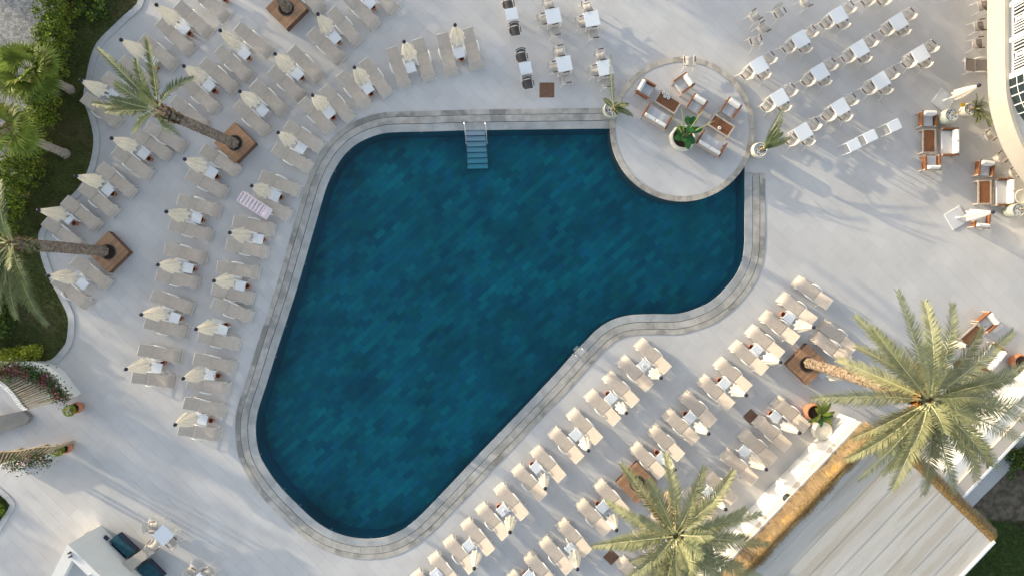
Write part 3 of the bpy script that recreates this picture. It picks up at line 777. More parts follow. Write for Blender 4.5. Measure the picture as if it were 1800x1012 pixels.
pergola('smaller slatted pergola at the lower left edge with pots at its tip', [(-30, 828), (0, 821), (20, 813), (40, 808), (60, 810)], [(-30, 800), (0, 795), (30, 794), (60, 788), (96, 786)], 17, 2.3,
        [(20, 826), (50, 818), (80, 808), (95, 803)], [(18, 817), (32, 814), (48, 812), (60, 808), (85, 803)], .5, 900)
# the dark grey porch block the larger pergola leans on
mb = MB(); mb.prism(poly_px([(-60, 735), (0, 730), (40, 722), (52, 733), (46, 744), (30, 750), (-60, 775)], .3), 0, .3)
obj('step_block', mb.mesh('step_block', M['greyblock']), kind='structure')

# ---- bar at the lower left
bar_ = thing('bar_hut', 'white flat roofed bar hut with raised parapet and open roof well', 'hut', P(135, 1000, 0))
def bh(name, me): o = obj(name, me, bar_); o.matrix_parent_inverse = Matrix.Translation(-Vector(bar_.location)); return o
ZH = 2.6
A0 = P(118.8, 956, ZH); A1 = P(177, 1012, ZH); A2 = P(90, 1012, ZH)
e1 = (A1 - A0).normalized(); e2 = (A2 - A0).normalized()
def hp(a, b_): q = A0 + e1 * a + e2 * b_; return (q.x, q.y)
outer = [hp(0, 0), hp(3.6, 0), hp(3.6, 3.4), hp(0, 3.4)]; well = [hp(.55, .42), hp(3.3, .42), hp(3.3, 3.2), hp(.55, 3.2)]
mb = MB()
mb.prism(outer, 0, 2.2); bh('wall', mb.mesh('wall', M['wallwhite']))
mb = MB()
for a, b_, c, d_ in ((0, 0, 3.6, .42), (0, .42, .55, 3.4)): mb.prism([hp(a, b_), hp(c, b_), hp(c, d_), hp(a, d_)], 2.202, ZH)
bh('parapet', mb.mesh('parapet', M['wallwhite']))
mb = MB(); mb.prism(well, 2.203, 2.215); bh('roof', mb.mesh('roof', M['terrfloor']))
mb = MB()
for a, b_ in ((.3, .2), (.42, .3)): mb.box(Vector((*hp(a, b_), ZH + .06)), (.12, .07, .12), .6)
bh('bracket', mb.mesh('bracket', M['darkmetal']))
mb = MB(); mb.box(Vector((*hp(1.7, .3), ZH + .05)), (.1, .06, .1), .6); bh('bracket', mb.mesh('bracket', M['metal']))
# low counter slab beside it
cs = poly_px([(127, 951), (146, 938), (171, 960), (209, 994), (240, 1022), (190, 1040), (150, 1012)], .42)
t = thing('bar_counter', 'low pale grey counter slab beside the bar hut', 'counter', P(180, 985, 0))
mb = MB(); mb.prism(cs, 0, .42); o = obj('slab', mb.mesh('slab', M['tile'])); o.parent = t; o.matrix_parent_inverse = Matrix.Translation(-Vector(t.location))
q = P(149.5, 973, .5); mb = MB(); mb.box((q.x, q.y, .47), (.17, .08, .1), .6, bev=.01); t2 = obj('lamp_head', mb.mesh('lamp_head', M['darkmetal'])); t2['label'] = 'small black lamp head on the low grey counter'; t2['category'] = 'lamp'
def bench(name, label, cush, dark, wallp, z):
    t = thing(name, label, 'bench', P(cush[0][0], cush[0][1], 0)); inv = Matrix.Translation(-Vector(t.location))
    for nm, pl, z0, z1, mm in (('seat_cushion', cush, z - .14, z, 'teal'), ('base', cush, 0, z - .142, 'navy'), ('table', dark, 0, z - .12, 'black')):
        mb = MB(); mb.prism(poly_px(pl, z1), z0, z1); o = obj(nm, mb.mesh(nm, M[mm]), t); o.matrix_parent_inverse = inv
bench('bench', 'built in bench with teal cushion and black table near the bar counter', [(204.5, 939.5), (237.3, 970.5), (224, 980), (192, 950)], [(195.9, 956), (221, 979.5), (209, 993.5), (178, 963.5)], None, .62)
bench('bench', 'second teal cushioned bench cut by the bottom edge of the photo', [(258, 987), (285, 1014), (268, 1026), (240, 1000)], [(243, 1001), (267, 1024), (255, 1036), (229, 1009)], None, .62)
t = thing('low_wall', 'short cream rounded partition wall between the two teal benches', 'wall', P(230, 985, 0))
mb = MB(); mb.prism(poly_px([(209, 993.5), (249, 966), (258, 976), (256, 983), (250, 986), (226, 1007)], .95), 0, .95); o = obj('partition', mb.mesh('partition', M['wallcream']), t); o.matrix_parent_inverse = Matrix.Translation(-Vector(t.location))
mb = MB(); mb.prism(poly_px([(183.8, 940.3), (191.5, 947), (175.5, 954.5)], .55), .43, .55); t = obj('scatter_cushion', mb.mesh('scatter_cushion', M['navy'])); t['label'] = 'navy triangular scatter cushion at the end of the teal bench'; t['category'] = 'cushion'
mb = MB(); mb.prism(poly_px([(171, 959.5), (185, 956), (177, 962.5)], .56), .425, .56); t = obj('scatter_cushion', mb.mesh('scatter_cushion', M['wallcream'])); t['label'] = 'small cream wedge cushion on the corner of the grey counter'; t['category'] = 'cushion'
# ================================================================ furniture: one builder per kind, meshes shared by the copies
# ---- sun lounger; local +x runs from the hinge to the foot end
def lounger_parts(sl):
    s = MB(); s.sheet([(-.0, .375), (.25, .365), (.6, .36), (.84, .361), (.92, .357), (.99, .347), (1.05, .331), (1.105, .306), (1.15, .274), (1.19, .232), (1.222, .18), (1.245, .10)], .62, .022)
    b = MB(); b.sheet([(-.035, .378), (-.3, .49), (-.56, .60), (-.71, .66)], .62, .022)
    f = MB()
    for y in (-.30, .30):
        f.tube([(-.42, y, .30), (0, y, .32), (.6, y, .318), (.95, y, .31), (1.08, y, .27), (1.18, y, .19), (1.235, y, .08)], .021, 6)
        f.tube([(-.03, y, .345), (-.3, y, .453), (-.71, y, .63)], .019, 6)
    f.tube([(-.715, -.30, .645), (-.715, .30, .645)], .019, 6); f.tube([(1.265, -.36, .10), (1.265, .36, .10)], .019, 6); f.tube([(-.4, -.32, .3), (-.4, .32, .3)], .018, 6)
    f.tube([(0, -.32, .33), (0, .32, .33)], .018, 6)
    a = []
    for y in (-.35, .35):
        q = MB(); q.tube([(-.10, y * .94, .40), (-.02, y, .52), (.12, y * 1.03, .57), (.34, y * 1.03, .55), (.46, y, .47), (.5, y * .93, .35)], [.024, .029, .033, .033, .029, .022], 6); a.append(q.mesh('armrest', M['frame'], True))
    legs = []
    for x, y in ((.98, -.33), (.98, .33), (-.36, -.33), (-.36, .33)):
        q = MB(); q.tube([(x, y, .34), (x + (.08 if x > 0 else -.08), y * 1.06, 0)], .02, 6); legs.append(q.mesh('leg', M['frame']))
    return [('seat', s.mesh('seat', sl)), ('backrest', b.mesh('backrest', sl)), ('frame', f.mesh('frame', M['frame'], True))] + [('armrest', x) for x in a] + [('leg', x) for x in legs]
LP = lounger_parts(M['sling']); LPD = lounger_parts(M['sling_brown'])
def lounger(hx, hy, foot, label, group='sun loungers round the pool', parts=None):
    p = P(hx, hy, .37); return assemble('sun_lounger', parts or LP, label, 'sun lounger', (p.x, p.y, 0), foot, group)

# ---- closed parasol
def canopy_mesh(seed, hz=1.08, tz=2.62, r1=.43):
    r = random.Random(seed); nf = 8; mb = MB(); NN = nf * 4; rings = 9; vs = []
    amp = [r.uniform(.6, 1.15) for _ in range(nf)]; off = [r.uniform(-.09, .12) for _ in range(nf)]; tw = r.uniform(-.25, .25); ecc = r.uniform(.78, 1.0); ea = r.uniform(0, 3.14)
    for i in range(rings):
        f = i / (rings - 1); z0 = tz + (hz - tz) * f; rad = .05 + (r1 - .05) * (f ** .8)
        for k in range(NN):
            fold = k // 4; ph = (k % 4) / 4.0; ridge = .5 + .5 * math.cos(2 * math.pi * ph)
            a = 2 * math.pi * k / NN + tw * f
            rr = rad * (.74 + .28 * ridge * amp[fold]) * (1 if f < .3 else 1)
            ex = 1 - (1 - ecc) * abs(math.sin(a - ea)) * f
            z = z0 + (off[fold] * f * f) + .07 * f * (1 - ridge)
            vs.append((rr * ex * math.cos(a), rr * ex * math.sin(a), z))
    fs = []
    for i in range(rings - 1):
        for k in range(NN):
            l = (k + 1) % NN; fs.append((i * NN + k, i * NN + NN + k, i * NN + NN + l, i * NN + l))
    mb.add(vs, fs); return mb.mesh('canopy', M['canopy'])
CAN = [canopy_mesh(k) for k in range(5)] + [canopy_mesh(k + 20, r1=.345) for k in range(5)]
mb = MB(); mb.tube([(0, 0, .04), (0, 0, 2.68)], .026, 8); pole_me = mb.mesh('pole', M['frame'], True)
mb = MB(); mb.lathe([(.03, 2.6), (.075, 2.63), (.095, 2.69), (.085, 2.75), (.05, 2.79), (0, 2.80)], 12); fin_me = mb.mesh('finial', M['finial'], True)
mb = MB(); mb.box((-.10, 0, .03), (.76, .62, .06), bev=.01); plate_me = mb.mesh('base_plate', M['plate'])
mb = MB(); mb.box((0, 0, .03), (.92, .92, .06), bev=.012); plate_big = mb.mesh('base_plate', M['plate'])
mb = MB(); mb.box((.05, 0, .78), (.09, .07, .1)); mb.tube([(.09, 0, .78), (.17, .03, .78)], .012, 5); mb.tube([(.16, -.05, .78), (.17, .1, .78)], .014, 5); crank_me = mb.mesh('crank_handle', M['darkmetal'])
mb = MB(); mb.lathe([(.026, .06), (.05, .06), (.05, .3), (.026, .32)], 8); sleeve_me = mb.mesh('sleeve', M['frame'])
UH = 2.72
def parasol(tx, ty, rz, label, group='closed cream parasols between the loungers', big=False, dz=0.0, shift=None, slim=0):
    p = P(tx, ty, UH + dz)
    t = thing('parasol', label, 'parasol', (p.x, p.y, dz), 0, group)
    k = R.randrange(5) + (5 if tx > 900 or ty > 850 else 0)
    obj('pole', pole_me, t); c = obj('canopy', CAN[k], t, None, R.uniform(0, 6.28)); obj('finial', fin_me, t)
    s = obj('base_plate', plate_big if big else plate_me, t, (shift if shift else (0, 0, 0)), rz); obj('crank_handle', crank_me, t, None, rz); obj('sleeve', sleeve_me, t)
    if dz: s.location.z = -dz
    return t

# ---- small side table, ash pot
def square_table(w, h, legw, th=.03, topm='tabletop', lip=True):
    t = MB(); t.box((0, 0, h - th / 2), (w, w, th), bev=.006)
    fr = MB()
    for i in range(4):
        a = i * math.pi / 2; c = Vector((math.cos(a), math.sin(a), 0)) * (w / 2 - legw / 2 - .012); fr.box(c + Vector((0, 0, h - th - .028)), (legw, w - 2 * legw - .03, .05), a)
    L = []
    for x, y in ((-1, -1), (1, -1), (1, 1), (-1, 1)):
        q = MB(); q.box((x * (w / 2 - legw / 2 - .01), y * (w / 2 - legw / 2 - .01), (h - th) / 2), (legw, legw, h - th)); L.append(('leg', q.mesh('leg', M['frame'])))
    return [('table_top', t.mesh('table_top', M[topm])), ('apron', fr.mesh('apron', M['frame']))] + L
ST = square_table(.50, .42, .04)
def side_table(x, y, rz, label, z=.42):
    p = P(x, y, z); return assemble('side_table', ST, label, 'side table', (p.x, p.y, 0), rz, 'white side tables between loungers')
mb = MB(); mb.lathe([(0, 0), (.085, 0), (.10, .06), (.125, .24), (.135, .25), (.135, .29), (.112, .29), (.105, .25)], 18); pot_me = mb.mesh('pot', M['terracotta'], True)
mb = MB(); mb.disc((0, 0, .255), .107, 16); ash_me = mb.mesh('earth', M['ash'])
def ash_pot(x, y, label):
    p = P(x, y, .28); return assemble('ash_pot', [('pot', pot_me), ('earth', ash_me)], label, 'pot', (p.x, p.y, 0), 0, 'little terracotta ash pots beside the side tables')

def D(dx, dy): return ang(dx, dy)
ROWN = {'A': 'lawn row', 'B': 'second left row', 'C': 'third left row', 'D': 'upper pool row',
        'R': 'lower pool row', 'S': 'middle lower row', 'T': 'pavilion row'}
# row, tip, table, pot, upper lounger (hinge, foot vector), lower lounger
SETS = [
 ('A', (274.5, 8.7), (322.9, 50.1), (332.9, 59.3), (334.1, 28.4, 158, 146), (301.7, 58.5, 172, 168)),
 ('A', (212.2, 70.2), (267, 107), (272.5, 117.8), (272.3, 86.5, 203, 182), (236.9, 123.6, 200, 180)),
 ('A', (141.7, 141.5), (196, 166), None, (209, 151.5, 200, 167), (171.8, 188.4, 200, 167)),
 ('A', (195.6, 243.2), (251.6, 269.9), (261.5, 279), (260.3, 247.7, 180, 140), (226.5, 280.6, 187, 148)),
 ('A', (133, 309.7), (188.6, 333.8), (197.8, 340.6), (199.5, 310.9, 195, 180), (167.8, 345, 190, 182)),
 ('A', (67.2, 369.8), (118.5, 383.4), (129.8, 392.7), (137.7, 369.3, 195, 176), (104.3, 404.4, 195, 165)),
 ('A', (84.2, 485), (144.4, 498.2), None, (154.4, 473, 205, 172), (120.5, 506.9, 188, 177)),
 ('B', (386.7, 53.8), (429.2, 94.4), (435.9, 101), (439.3, 66, 205, 165), (405, 106.9, 165, 157)),
 ('B', (322.9, 116.4), (367.2, 150.3), (376.5, 160), (378.9, 127.8, 180, 160), (347.1, 163.4, 165, 152)),
 ('B', (324.3, 280), (372.2, 302.8), (380.5, 310.3), (380.5, 277, 195, 135), (356, 318.7, 220, 116)),
 ('B', (292, 372.2), (345.2, 383.2), (353.9, 386.5), (341.8, 358.8, 230, 68), (327, 401.6, 243, 70)),
 ('B', (277.1, 465.4), (330.2, 470.9), (339.4, 472.6), (318.2, 442.9, 242, 63), (303.8, 488.5, 255, 50)),
 ('B', (247.9, 552.5), (306.9, 557.8), (315.5, 559), (294.7, 526.9, 233, 90), (283.5, 572.3, 242, 74)),
 ('B', (220.9, 648.5), (275.2, 646), (286, 637), (272.7, 618.5, 230, 50), (261.8, 664.4, 252, 40)),
 ('C', (558.7, 25.1), (588.4, 66.8), (594.6, 72.7), (600.4, 40.1, 155, 180), (567, 75.2, 178, 168)),
 ('C', (483, 94.9), (522.8, 130.3), (530, 136.6), (532, 106.9, 180, 183), (497.7, 142, 183, 165)),
 ('C', (421.4, 160.9), (461, 194.3), None, (466.8, 166.2, 180, 173), (436.7, 202.6, 170, 165)),
 ('C', (488.5, 233.2), (528.6, 260.2), None, (526.4, 235.2, 198, 135), (506.9, 272.8, 190, 114)),
 ('C', (442, 326.7), (483, 343.4), (492.5, 346.8), (484.2, 319.2, 230, 97), (468.8, 360.2, 228, 106)),
 ('C', (403.6, 409.1), (453.8, 420), (461.6, 421), (437.9, 394.9, 237, 50), (426.2, 434.5, 253, 57)),
 ('C', (375.7, 493.5), (422.1, 501.8), (434.6, 502.7), (409.9, 472.6, 260, 41), (400.7, 513.5, 240, 68)),
 ('C', (344, 577.9), (390.4, 579.2), (397, 571), (400.4, 541.1, 225, 92), (376.5, 595.1, 240, 60)),
 ('C', (321.6, 664.7), (368.7, 658.5), (382.9, 659.7), (368.7, 635.2, 238, 64), (357.8, 676, 235, 46)),
 ('C', (307.4, 746), (355.3, 736.9), (370.4, 738.5), (351.7, 711.8, 224, 60), (342.8, 756.9, 213, 45)),
 ('D', (799.6, 44.3), (807.6, 93.2), (811.3, 103.2), (827.2, 77.7, 60, 235), (783.7, 86.9, 58, 237)),
 ('D', (709.9, 73.5), (721.6, 118.6), None, (742.3, 96, 68, 237), (697.7, 110.6, 75, 228)),
 ('D', (622.6, 118.6), (646.4, 155.3), (651.9, 165), (655.6, 129.5, 135, 190), (616.3, 151.2, 160, 205)),
 ('D', (549, 167.5), (577.9, 198.4), (585.4, 206.8), (587, 175.9, 160, 185), (551, 197, 172, 184)),
 ('R', (1162, 663.6), (1131.9, 641.8), None, (1154, 631.8, -172, -175), (1122.8, 662.2, -172, -175)),
 ('R', (1101, 725.4), (1074.3, 699.5), (1068.5, 692), (1098, 690, -172, -175), (1066, 722, -172, -175)),
 ('R', (1034.5, 791.5), (1012, 764.3), None, (1034.2, 755.1, -172, -175), (1001.4, 787.7, -172, -175)),
 ('R', (958.5, 858.4), (942.7, 821.1), (935.8, 815.3), (970.2, 820.6, -172, -177), (937.1, 853.4, -172, -177)),
 ('R', (896.5, 935.2), (883.7, 896.4), (877, 890.6), (905.4, 886.8, -172, -182), (872.8, 921.5, -172, -182)),
 ('R', (833.6, 998.7), (824.4, 958.2), None, (846.1, 949, -172, -187), (815.2, 980, -172, -187)),
 ('S', (1430.5, 574.9), (1387.9, 557.7), (1377, 552), (1407.6, 549, -180, -155), (1377, 581, -180, -155)),
 ('S', (1372.4, 636.2), (1330.3, 615.3), (1321, 609.5), (1351.2, 607, -175, -160), (1322.8, 634.2, -175, -160)),
 ('S', (1311.7, 694), (1274.4, 673.5), (1265, 668), (1294.5, 664.8, -174, -170), (1264.4, 695.2, -174, -170)),
 ('S', (1245.7, 762), (1213.5, 733.6), (1205, 727), (1233.5, 724.4, -172, -172), (1203.1, 755.6, -172, -172)),
 ('S', (1186.4, 824.9), (1163, 805), (1154.7, 794.7), (1177.2, 783.8, -172, -175), (1145.1, 814.9, -172, -175)),
 ('S', (1083.6, 931.5), (1059.4, 891.4), (1051, 885), (1081.1, 880.6, -172, -180), (1049.4, 914.5, -172, -180)),
 ('S', (1015.1, 1000), (1004.3, 964.9), None, (1015.1, 950.2, -172, -184), (984.2, 981.6, -172, -184)),
 ('T', (1405.6, 760.6), (1363.8, 731.9), (1355.5, 726.5), (1396.4, 733.2, -175, -165), (1363.5, 767, -175, -165)),
 ('T', (1346.9, 824.8), (1308.8, 792.7), None, (1338, 791.5, -174, -168), (1305.2, 826.1, -174, -168)),
 ('T', (1275.8, 894.8), (1246, 866), None, (1270, 859.5, -173, -172), (1238, 892, -173, -172)),
 ('T', (1200, 975), (1162, 950), (1155, 943.5), (1180, 933, -172, -176), (1148, 966, -172, -176)),
]
rown = {}
tot = {}
for s in SETS: tot[s[0]] = tot.get(s[0], 0) + 1
def nth(i, n): return 'topmost' if i == 0 else ('lowest' if i == n - 1 else ORD[i])
for row, tip, tab, pot, lu, ld in SETS:
    i = rown.get(row, 0); rown[row] = i + 1; rw = ROWN[row]
    if row == 'D': nm = ['rightmost', 'second from right', 'third from right', 'leftmost'][i] + ' parasol'
    else: nm = ORD[i] + ' parasol from the top' 
    fv = D(lu[2] + ld[2], lu[3] + ld[3])
    left = row in 'ABC'; up = 'upper right' if row in 'RST' else ('right' if row == 'D' else 'upper')
    dn = 'lower left' if row in 'RST' else ('left' if row == 'D' else 'lower')
    parasol(tip[0], tip[1], fv, 'closed cream parasol, %s, in the %s of loungers' % (nm.replace(' parasol', ''), rw), shift=(math.cos(fv) * .0, math.sin(fv) * .0, 0))
    side_table(tab[0], tab[1], fv, 'white square side table by the %s, %s' % (nm, rw))
    if pot: ash_pot(pot[0], pot[1], 'terracotta ash pot by the %s, %s' % (nm, rw))
    for q, w in ((lu, up), (ld, dn)):
        lounger(q[0], q[1], D(q[2], q[3]), 'beige lounger %s of the %s, %s' % (w, nm, rw))
# loungers that stand apart from a visible parasol
for hx, hy, dx, dy, lab in (
    (363.8, 1.7, 160, 145, 'beige lounger cut by the top edge, left of the second topmost ash pot'),
    (533, -14, 165, 170, 'beige lounger cut by the top edge just right of the top planter'),
    (628.8, 13.4, 185, 175, 'beige lounger left of the side table at the top edge'),
    (663, -13, 185, 178, 'beige lounger right of the side table at the top edge'),
    (327, 194, 165, 145, 'beige lounger right of the leaning palm crown, without a parasol'),
    (283, 236, 200, 120, 'beige lounger just below the leaning palm crown, partly in its fronds'),
    (788.5, 1008.7, -172, -190, 'beige lounger at the bottom edge, right lounger of the lowest pool edge pair'),
    (757.5, 1040, -172, -190, 'beige lounger foot just showing at the bottom edge, nearest the pool'),
    (957.2, 1008.4, -172, -187, 'beige lounger at the bottom edge in the middle lower right row'),
    (926, 1041, -172, -187, 'beige lounger corner at the bottom edge left of the orange ash pot'),
    (1434.7, 520.1, -195, -158, 'single beige lounger standing topmost at the right of the pool'),
    (1478.9, 597.8, -180, -165, 'beige lounger with the far side clear, right of the large palm planter'),
    (1468.0, 617.5, -180, -150, 'beige lounger squeezed between the palm planter and its neighbour'),
    (1119.7, 1016, -172, -178, 'beige lounger under the lower palm beside the brown floor hatch'),
    (1152, 984, -172, -178, 'beige lounger hidden under the fronds of the lower palm'),
    ):
    lounger(hx, hy, D(dx, dy), lab)
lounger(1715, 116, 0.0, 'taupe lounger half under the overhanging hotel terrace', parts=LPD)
side_table(649.7, 5, D(185, 175), 'white side table cut by the top edge above the pool')
ash_pot(655.6, 12.5, 'terracotta ash pot below the side table at the top edge')
side_table(384, -9, D(160, 145), 'white side table just showing at the top edge, upper left')
ash_pot(395.6, -1, 'terracotta ash pot cut by the top edge at upper left')
side_table(766.8, 1009, D(-172, -190), 'white side table at the bottom edge nearest the pool')
side_table(929.6, 1012, D(-172, -187), 'white side table at the bottom edge of the middle row')
ash_pot(922, 1009, 'bright terracotta ash pot at the bottom edge')
parasol(1490.7, 665, D(1, 1), 'closed cream parasol half hidden under the leaning palm trunk', None)
parasol(1721.3, 150.3, D(1, .75), 'closed parasol leaning over the potted palm by the hotel wall', 'parasols with big grey base plates', big=True)
parasol(1745.9, 373, D(1, -.6), 'closed parasol beside the right edge lounge table and glazed pot', 'parasols with big grey base plates', big=True)
parasol(1702, 607.7, D(1, -.6), 'closed parasol behind the large palm fronds near the brown lounge table', 'parasols with big grey base plates', big=True)

# ---- dining tables and chairs; a chair looks along local +x
DT = square_table(.74, .74, .045, .028)
def dining_chair(sl, arm='teakd', dark=False):
    s = MB(); s.sheet([(-.23, .43), (-.05, .415), (.15, .42), (.25, .435)], .46, .018)
    b = MB(); vs = []; k = 7
    for i in range(k):                                       # curved backrest
        f = i / (k - 1) * 2 - 1; y = .25 * f; x = -.30 + .07 * f * f
        for z, dx in ((.50, .035), (.66, 0), (.83, -.035)): vs.append((x + dx, y, z))
    fs = []
    for i in range(k - 1):
        for j in range(2): a = i * 3 + j; fs.append((a, a + 3, a + 4, a + 1))
    b.add(vs, fs); b.add([(v[0] - .016, v[1], v[2]) for v in vs], [f[::-1] for f in fs])
    f = MB()
    for y in (-.27, .27):
        f.tube([(.24, y * .93, .42), (.27, y, .62), (.06, y * 1.02, .635), (-.18, y, .65)], .014, 5)
    f.tube([(-.18, -.27, .65), (-.27, -.2, .745), (-.325, 0, .78), (-.27, .2, .745), (-.18, .27, .65)], .015, 5)
    f.tube([(.25, -.24, .425), (.25, .24, .425)], .014, 5); f.tube([(-.24, -.24, .425), (-.24, .24, .425)], .014, 5)
    for y in (-.245, .245): f.tube([(.25, y, .425), (-.24, y, .425)], .014, 5)
    L = []
    for x, y in ((.25, -.24), (.25, .24), (-.24, -.24), (-.24, .24)):
        q = MB(); q.tube([(x, y, .43), (x * 1.25 + (-.06 if x < 0 else .02), y * 1.16, 0)], [.016, .012], 5); L.append(('leg', q.mesh('leg', M['frame'])))
    A = []
    for y in (-.275, .275):
        q = MB(); q.box((.06, y, .655), (.30, .05, .025), bev=.006); A.append(('armrest', q.mesh('armrest', M[arm])))
    return [('seat', s.mesh('seat', M[sl], True)), ('backrest', b.mesh('backrest', M[sl], True)), ('frame', f.mesh('frame', M['frame'], True))] + A + L
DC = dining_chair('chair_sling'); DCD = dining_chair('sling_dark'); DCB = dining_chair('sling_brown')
def chair(x, y, rz, label, z=0.0, parts=None, group='dining chairs on the terrace', hz=.64):
    p = P(x, y, z + hz); return assemble('dining_chair', parts or DC, label, 'chair', (p.x, p.y, z), rz, group)
def dtable(x, y, rz, label, parts=None, h=.74):
    p = P(x, y, h); return assemble('dining_table', parts or DT, label, 'table', (p.x, p.y, 0), rz, 'white dining tables')
EA = D(130, -76)
ET = {'upper': [(1335.1, 115.2), (1407.8, 69.3), (1474.6, 26.7)], 'middle': [(1371, 171.8), (1442, 126.9), (1512.1, 86), (1580.2, 38.4)], 'lower': [(1412.8, 231.9), (1477.9, 188.5), (1548.9, 142), (1618.6, 95.2)]}
face = D(-105, -118)
for rw, lst in ET.items():
    for i, (x, y) in enumerate(lst):
        nm = '%s table of the %s diagonal row, upper right' % (ORD[i], rw)
        dtable(x, y, EA + R.uniform(-.02, .02), 'white square dining table, %s from the left in the %s diagonal row' % (ORD[i], rw))
        for ox, oy, side in ((-21.7, 14.2, 'left of'), (17.5, -12.5, 'right of'), (6.3, 14.5, 'below')):
            chair(x + ox, y + oy, face + R.uniform(-.06, .06), 'cream armchair %s the %s dining table, %s diagonal row at upper right' % (side, ORD[i], rw))
DA = D(1, -.2)
for i, (x, y, nm) in enumerate(((972.7, 28.4, 'upper middle'), (1040.4, 33.4, 'upper right'), (991.9, 112.7, 'lower middle'), (1063.8, 119.4, 'lower right, palm shaded'))):
    dtable(x, y, DA, 'white square dining table, %s of the tables above the pool' % nm)
    for ox, oy, side in ((-17.3, 5.2, 'left of'), (4, 24.2, 'below'), (-7.5, -23, 'above')):
        chair(x + ox, y + oy, DA + R.uniform(-.05, .05), 'cream armchair %s the %s dining table above the pool' % (side, nm))
NT = square_table(.60, .74, .04, .028)
for x, y, nm in ((899.3, 25, 'upper'), (924.3, 120.3, 'lower')):
    dtable(x, y, D(1, -.18), '%s small white table between two charcoal chairs above the pool' % nm, NT)
for x, y, lab in ((893.5, 6, 'above the upper'), (905.2, 52, 'below the upper'), (917, 98.5, 'above the lower'), (928, 146, 'below the lower')):
    chair(x, y, D(.2, 1), 'charcoal sling armchair %s small table above the pool' % lab, 0, DCD, 'charcoal dining chairs')
for x, y, a, lab in ((1329.3, 27, D(80, -60), 'topmost cream armchair standing alone right of the round terrace'), (1344.3, 48, D(80, -60), 'middle one of three loose cream armchairs right of the round terrace'),
                     (1329.3, 72, D(-30, -90), 'lowest of three loose cream armchairs right of the round terrace'), (1370.2, 21, D(60, 110), 'loose cream armchair turned to the camera near the top edge'),
                     (1418.6, 3, D(90, -50), 'loose cream armchair at the top edge beside the dining tables'), (1525, 1, face, 'cream armchair cut by the top edge, left of a pair'), (1553, 0, face, 'cream armchair cut by the top edge, right of a pair')):
    chair(x, y, a, lab)
chair(1212.5, 106.5, D(-4, -100), 'single cream armchair at the top rim of the round terrace', PLAT_Z)
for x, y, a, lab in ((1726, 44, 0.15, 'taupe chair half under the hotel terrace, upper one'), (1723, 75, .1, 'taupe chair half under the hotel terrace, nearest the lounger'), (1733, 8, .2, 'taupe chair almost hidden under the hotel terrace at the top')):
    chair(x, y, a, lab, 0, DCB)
for x, y, lab in ((1741, 239, 'uppermost'), (1762, 277, 'middle'), (1785, 303, 'lowest')):
    chair(x, y, D(70, -60), '%s cream chair tucked under the curved hotel terrace' % lab)
# bottom left tables
dtable(286.8, 940.4, math.radians(45), 'white square dining table beside the teal bench, lower left', square_table(.80, .74, .045, .028))
chair(265.5, 926, 0.0, 'cream armchair on the upper left side of the lower left dining table'); chair(301.5, 952.3, D(-1, -1), 'cream armchair on the lower right side of the lower left dining table'); chair(267.2, 960.4, D(1, -1), 'cream armchair between the lower left dining table and the cream partition')
dtable(350, 1024, math.radians(45), 'white dining table cut by the bottom edge, lower left')
chair(333.8, 1006, D(1, .6), 'cream armchair left of the dining table at the bottom edge'); chair(365, 1006.8, D(-1, .8), 'cream armchair right of the dining table at the bottom edge')

# ---- tall white service stands
def stand_parts():
    t = MB(); t.box((0, 0, .90), (.60, .52, .03), bev=.005); sh = MB(); sh.box((0, 0, .42), (.52, .44, .025))
    fr = MB()
    for y in (-.25, .25): fr.box((0, y, .865), (.5, .03, .035))
    for x in (-.285, .285): fr.box((x, 0, .865), (.03, .46, .035))
    L = []
    for x, y in ((-.285, -.25), (.285, -.25), (.285, .25), (-.285, .25)):
        q = MB(); q.box((x, y, .4425), (.035, .035, .885)); L.append(('leg', q.mesh('leg', M['white'])))
    return [('table_top', t.mesh('table_top', M['tabletop'])), ('shelf', sh.mesh('shelf', M['chair_sling'])), ('frame', fr.mesh('frame', M['white']))] + L
SP = stand_parts()
for x, y, lab in ((1501.5, 255, 'leftmost of three tall white service stands, joined to its neighbour'), (1530.5, 240, 'middle one of the three tall white service stands'), (1572.5, 221, 'tall white service stand set apart nearest the lounge chairs')):
    p = P(x, y, .9); assemble('service_stand', SP, lab, 'stand', (p.x, p.y, 0), D(130, -62), 'tall white service stands')

# ---- lounge furniture; looks along local +x
def lounge_parts(w, nb, d=.74):
    f = MB(); hw = w / 2
    A = []
    for s in (-1, 1):
        q = MB(); y = s * (hw - .035)
        q.box((0, y, .60), (d + .06, .085, .03), bev=.005)
        for k in range(5): q.box((.01, y, .515 - k * .062), (d - .06, .028, .05))
        A.append(('armrest', q.mesh('armrest', M['teak'])))
    L = []
    for x in (-d / 2 + .02, d / 2 - .0):
        for y in (-hw + .035, hw - .035): q = MB(); q.box((x, y, .29), (.05, .06, .58)); L.append(('leg', q.mesh('leg', M['palewood'])))
    f.box((0, 0, .26), (d - .06, w - .14, .05)); f.box((-d / 2 + .03, 0, .46), (.035, w - .14, .26)); f.box((d / 2 - .05, 0, .19), (.04, w - .14, .05))
    st = MB(); st.box((.04, 0, .345), (d - .12, w - .17, .12), bev=.03)
    out = [('frame', f.mesh('frame', M['palewood'])), ('seat_cushion', st.mesh('seat_cushion', M['cushion_grey']))] + A + L
    bw = (w - .17) / nb
    for k in range(nb):
        c = MB(); y = -(w - .17) / 2 + bw * (k + .5); c.box((-d / 2 + .13, y, .60), (.17, bw - .015, .38), ry=-.22, bev=.05); out.append(('back_cushion', c.mesh('back_cushion', M['cushion'])))
    return out
AC = lounge_parts(.78, 1); LS = lounge_parts(1.38, 2)
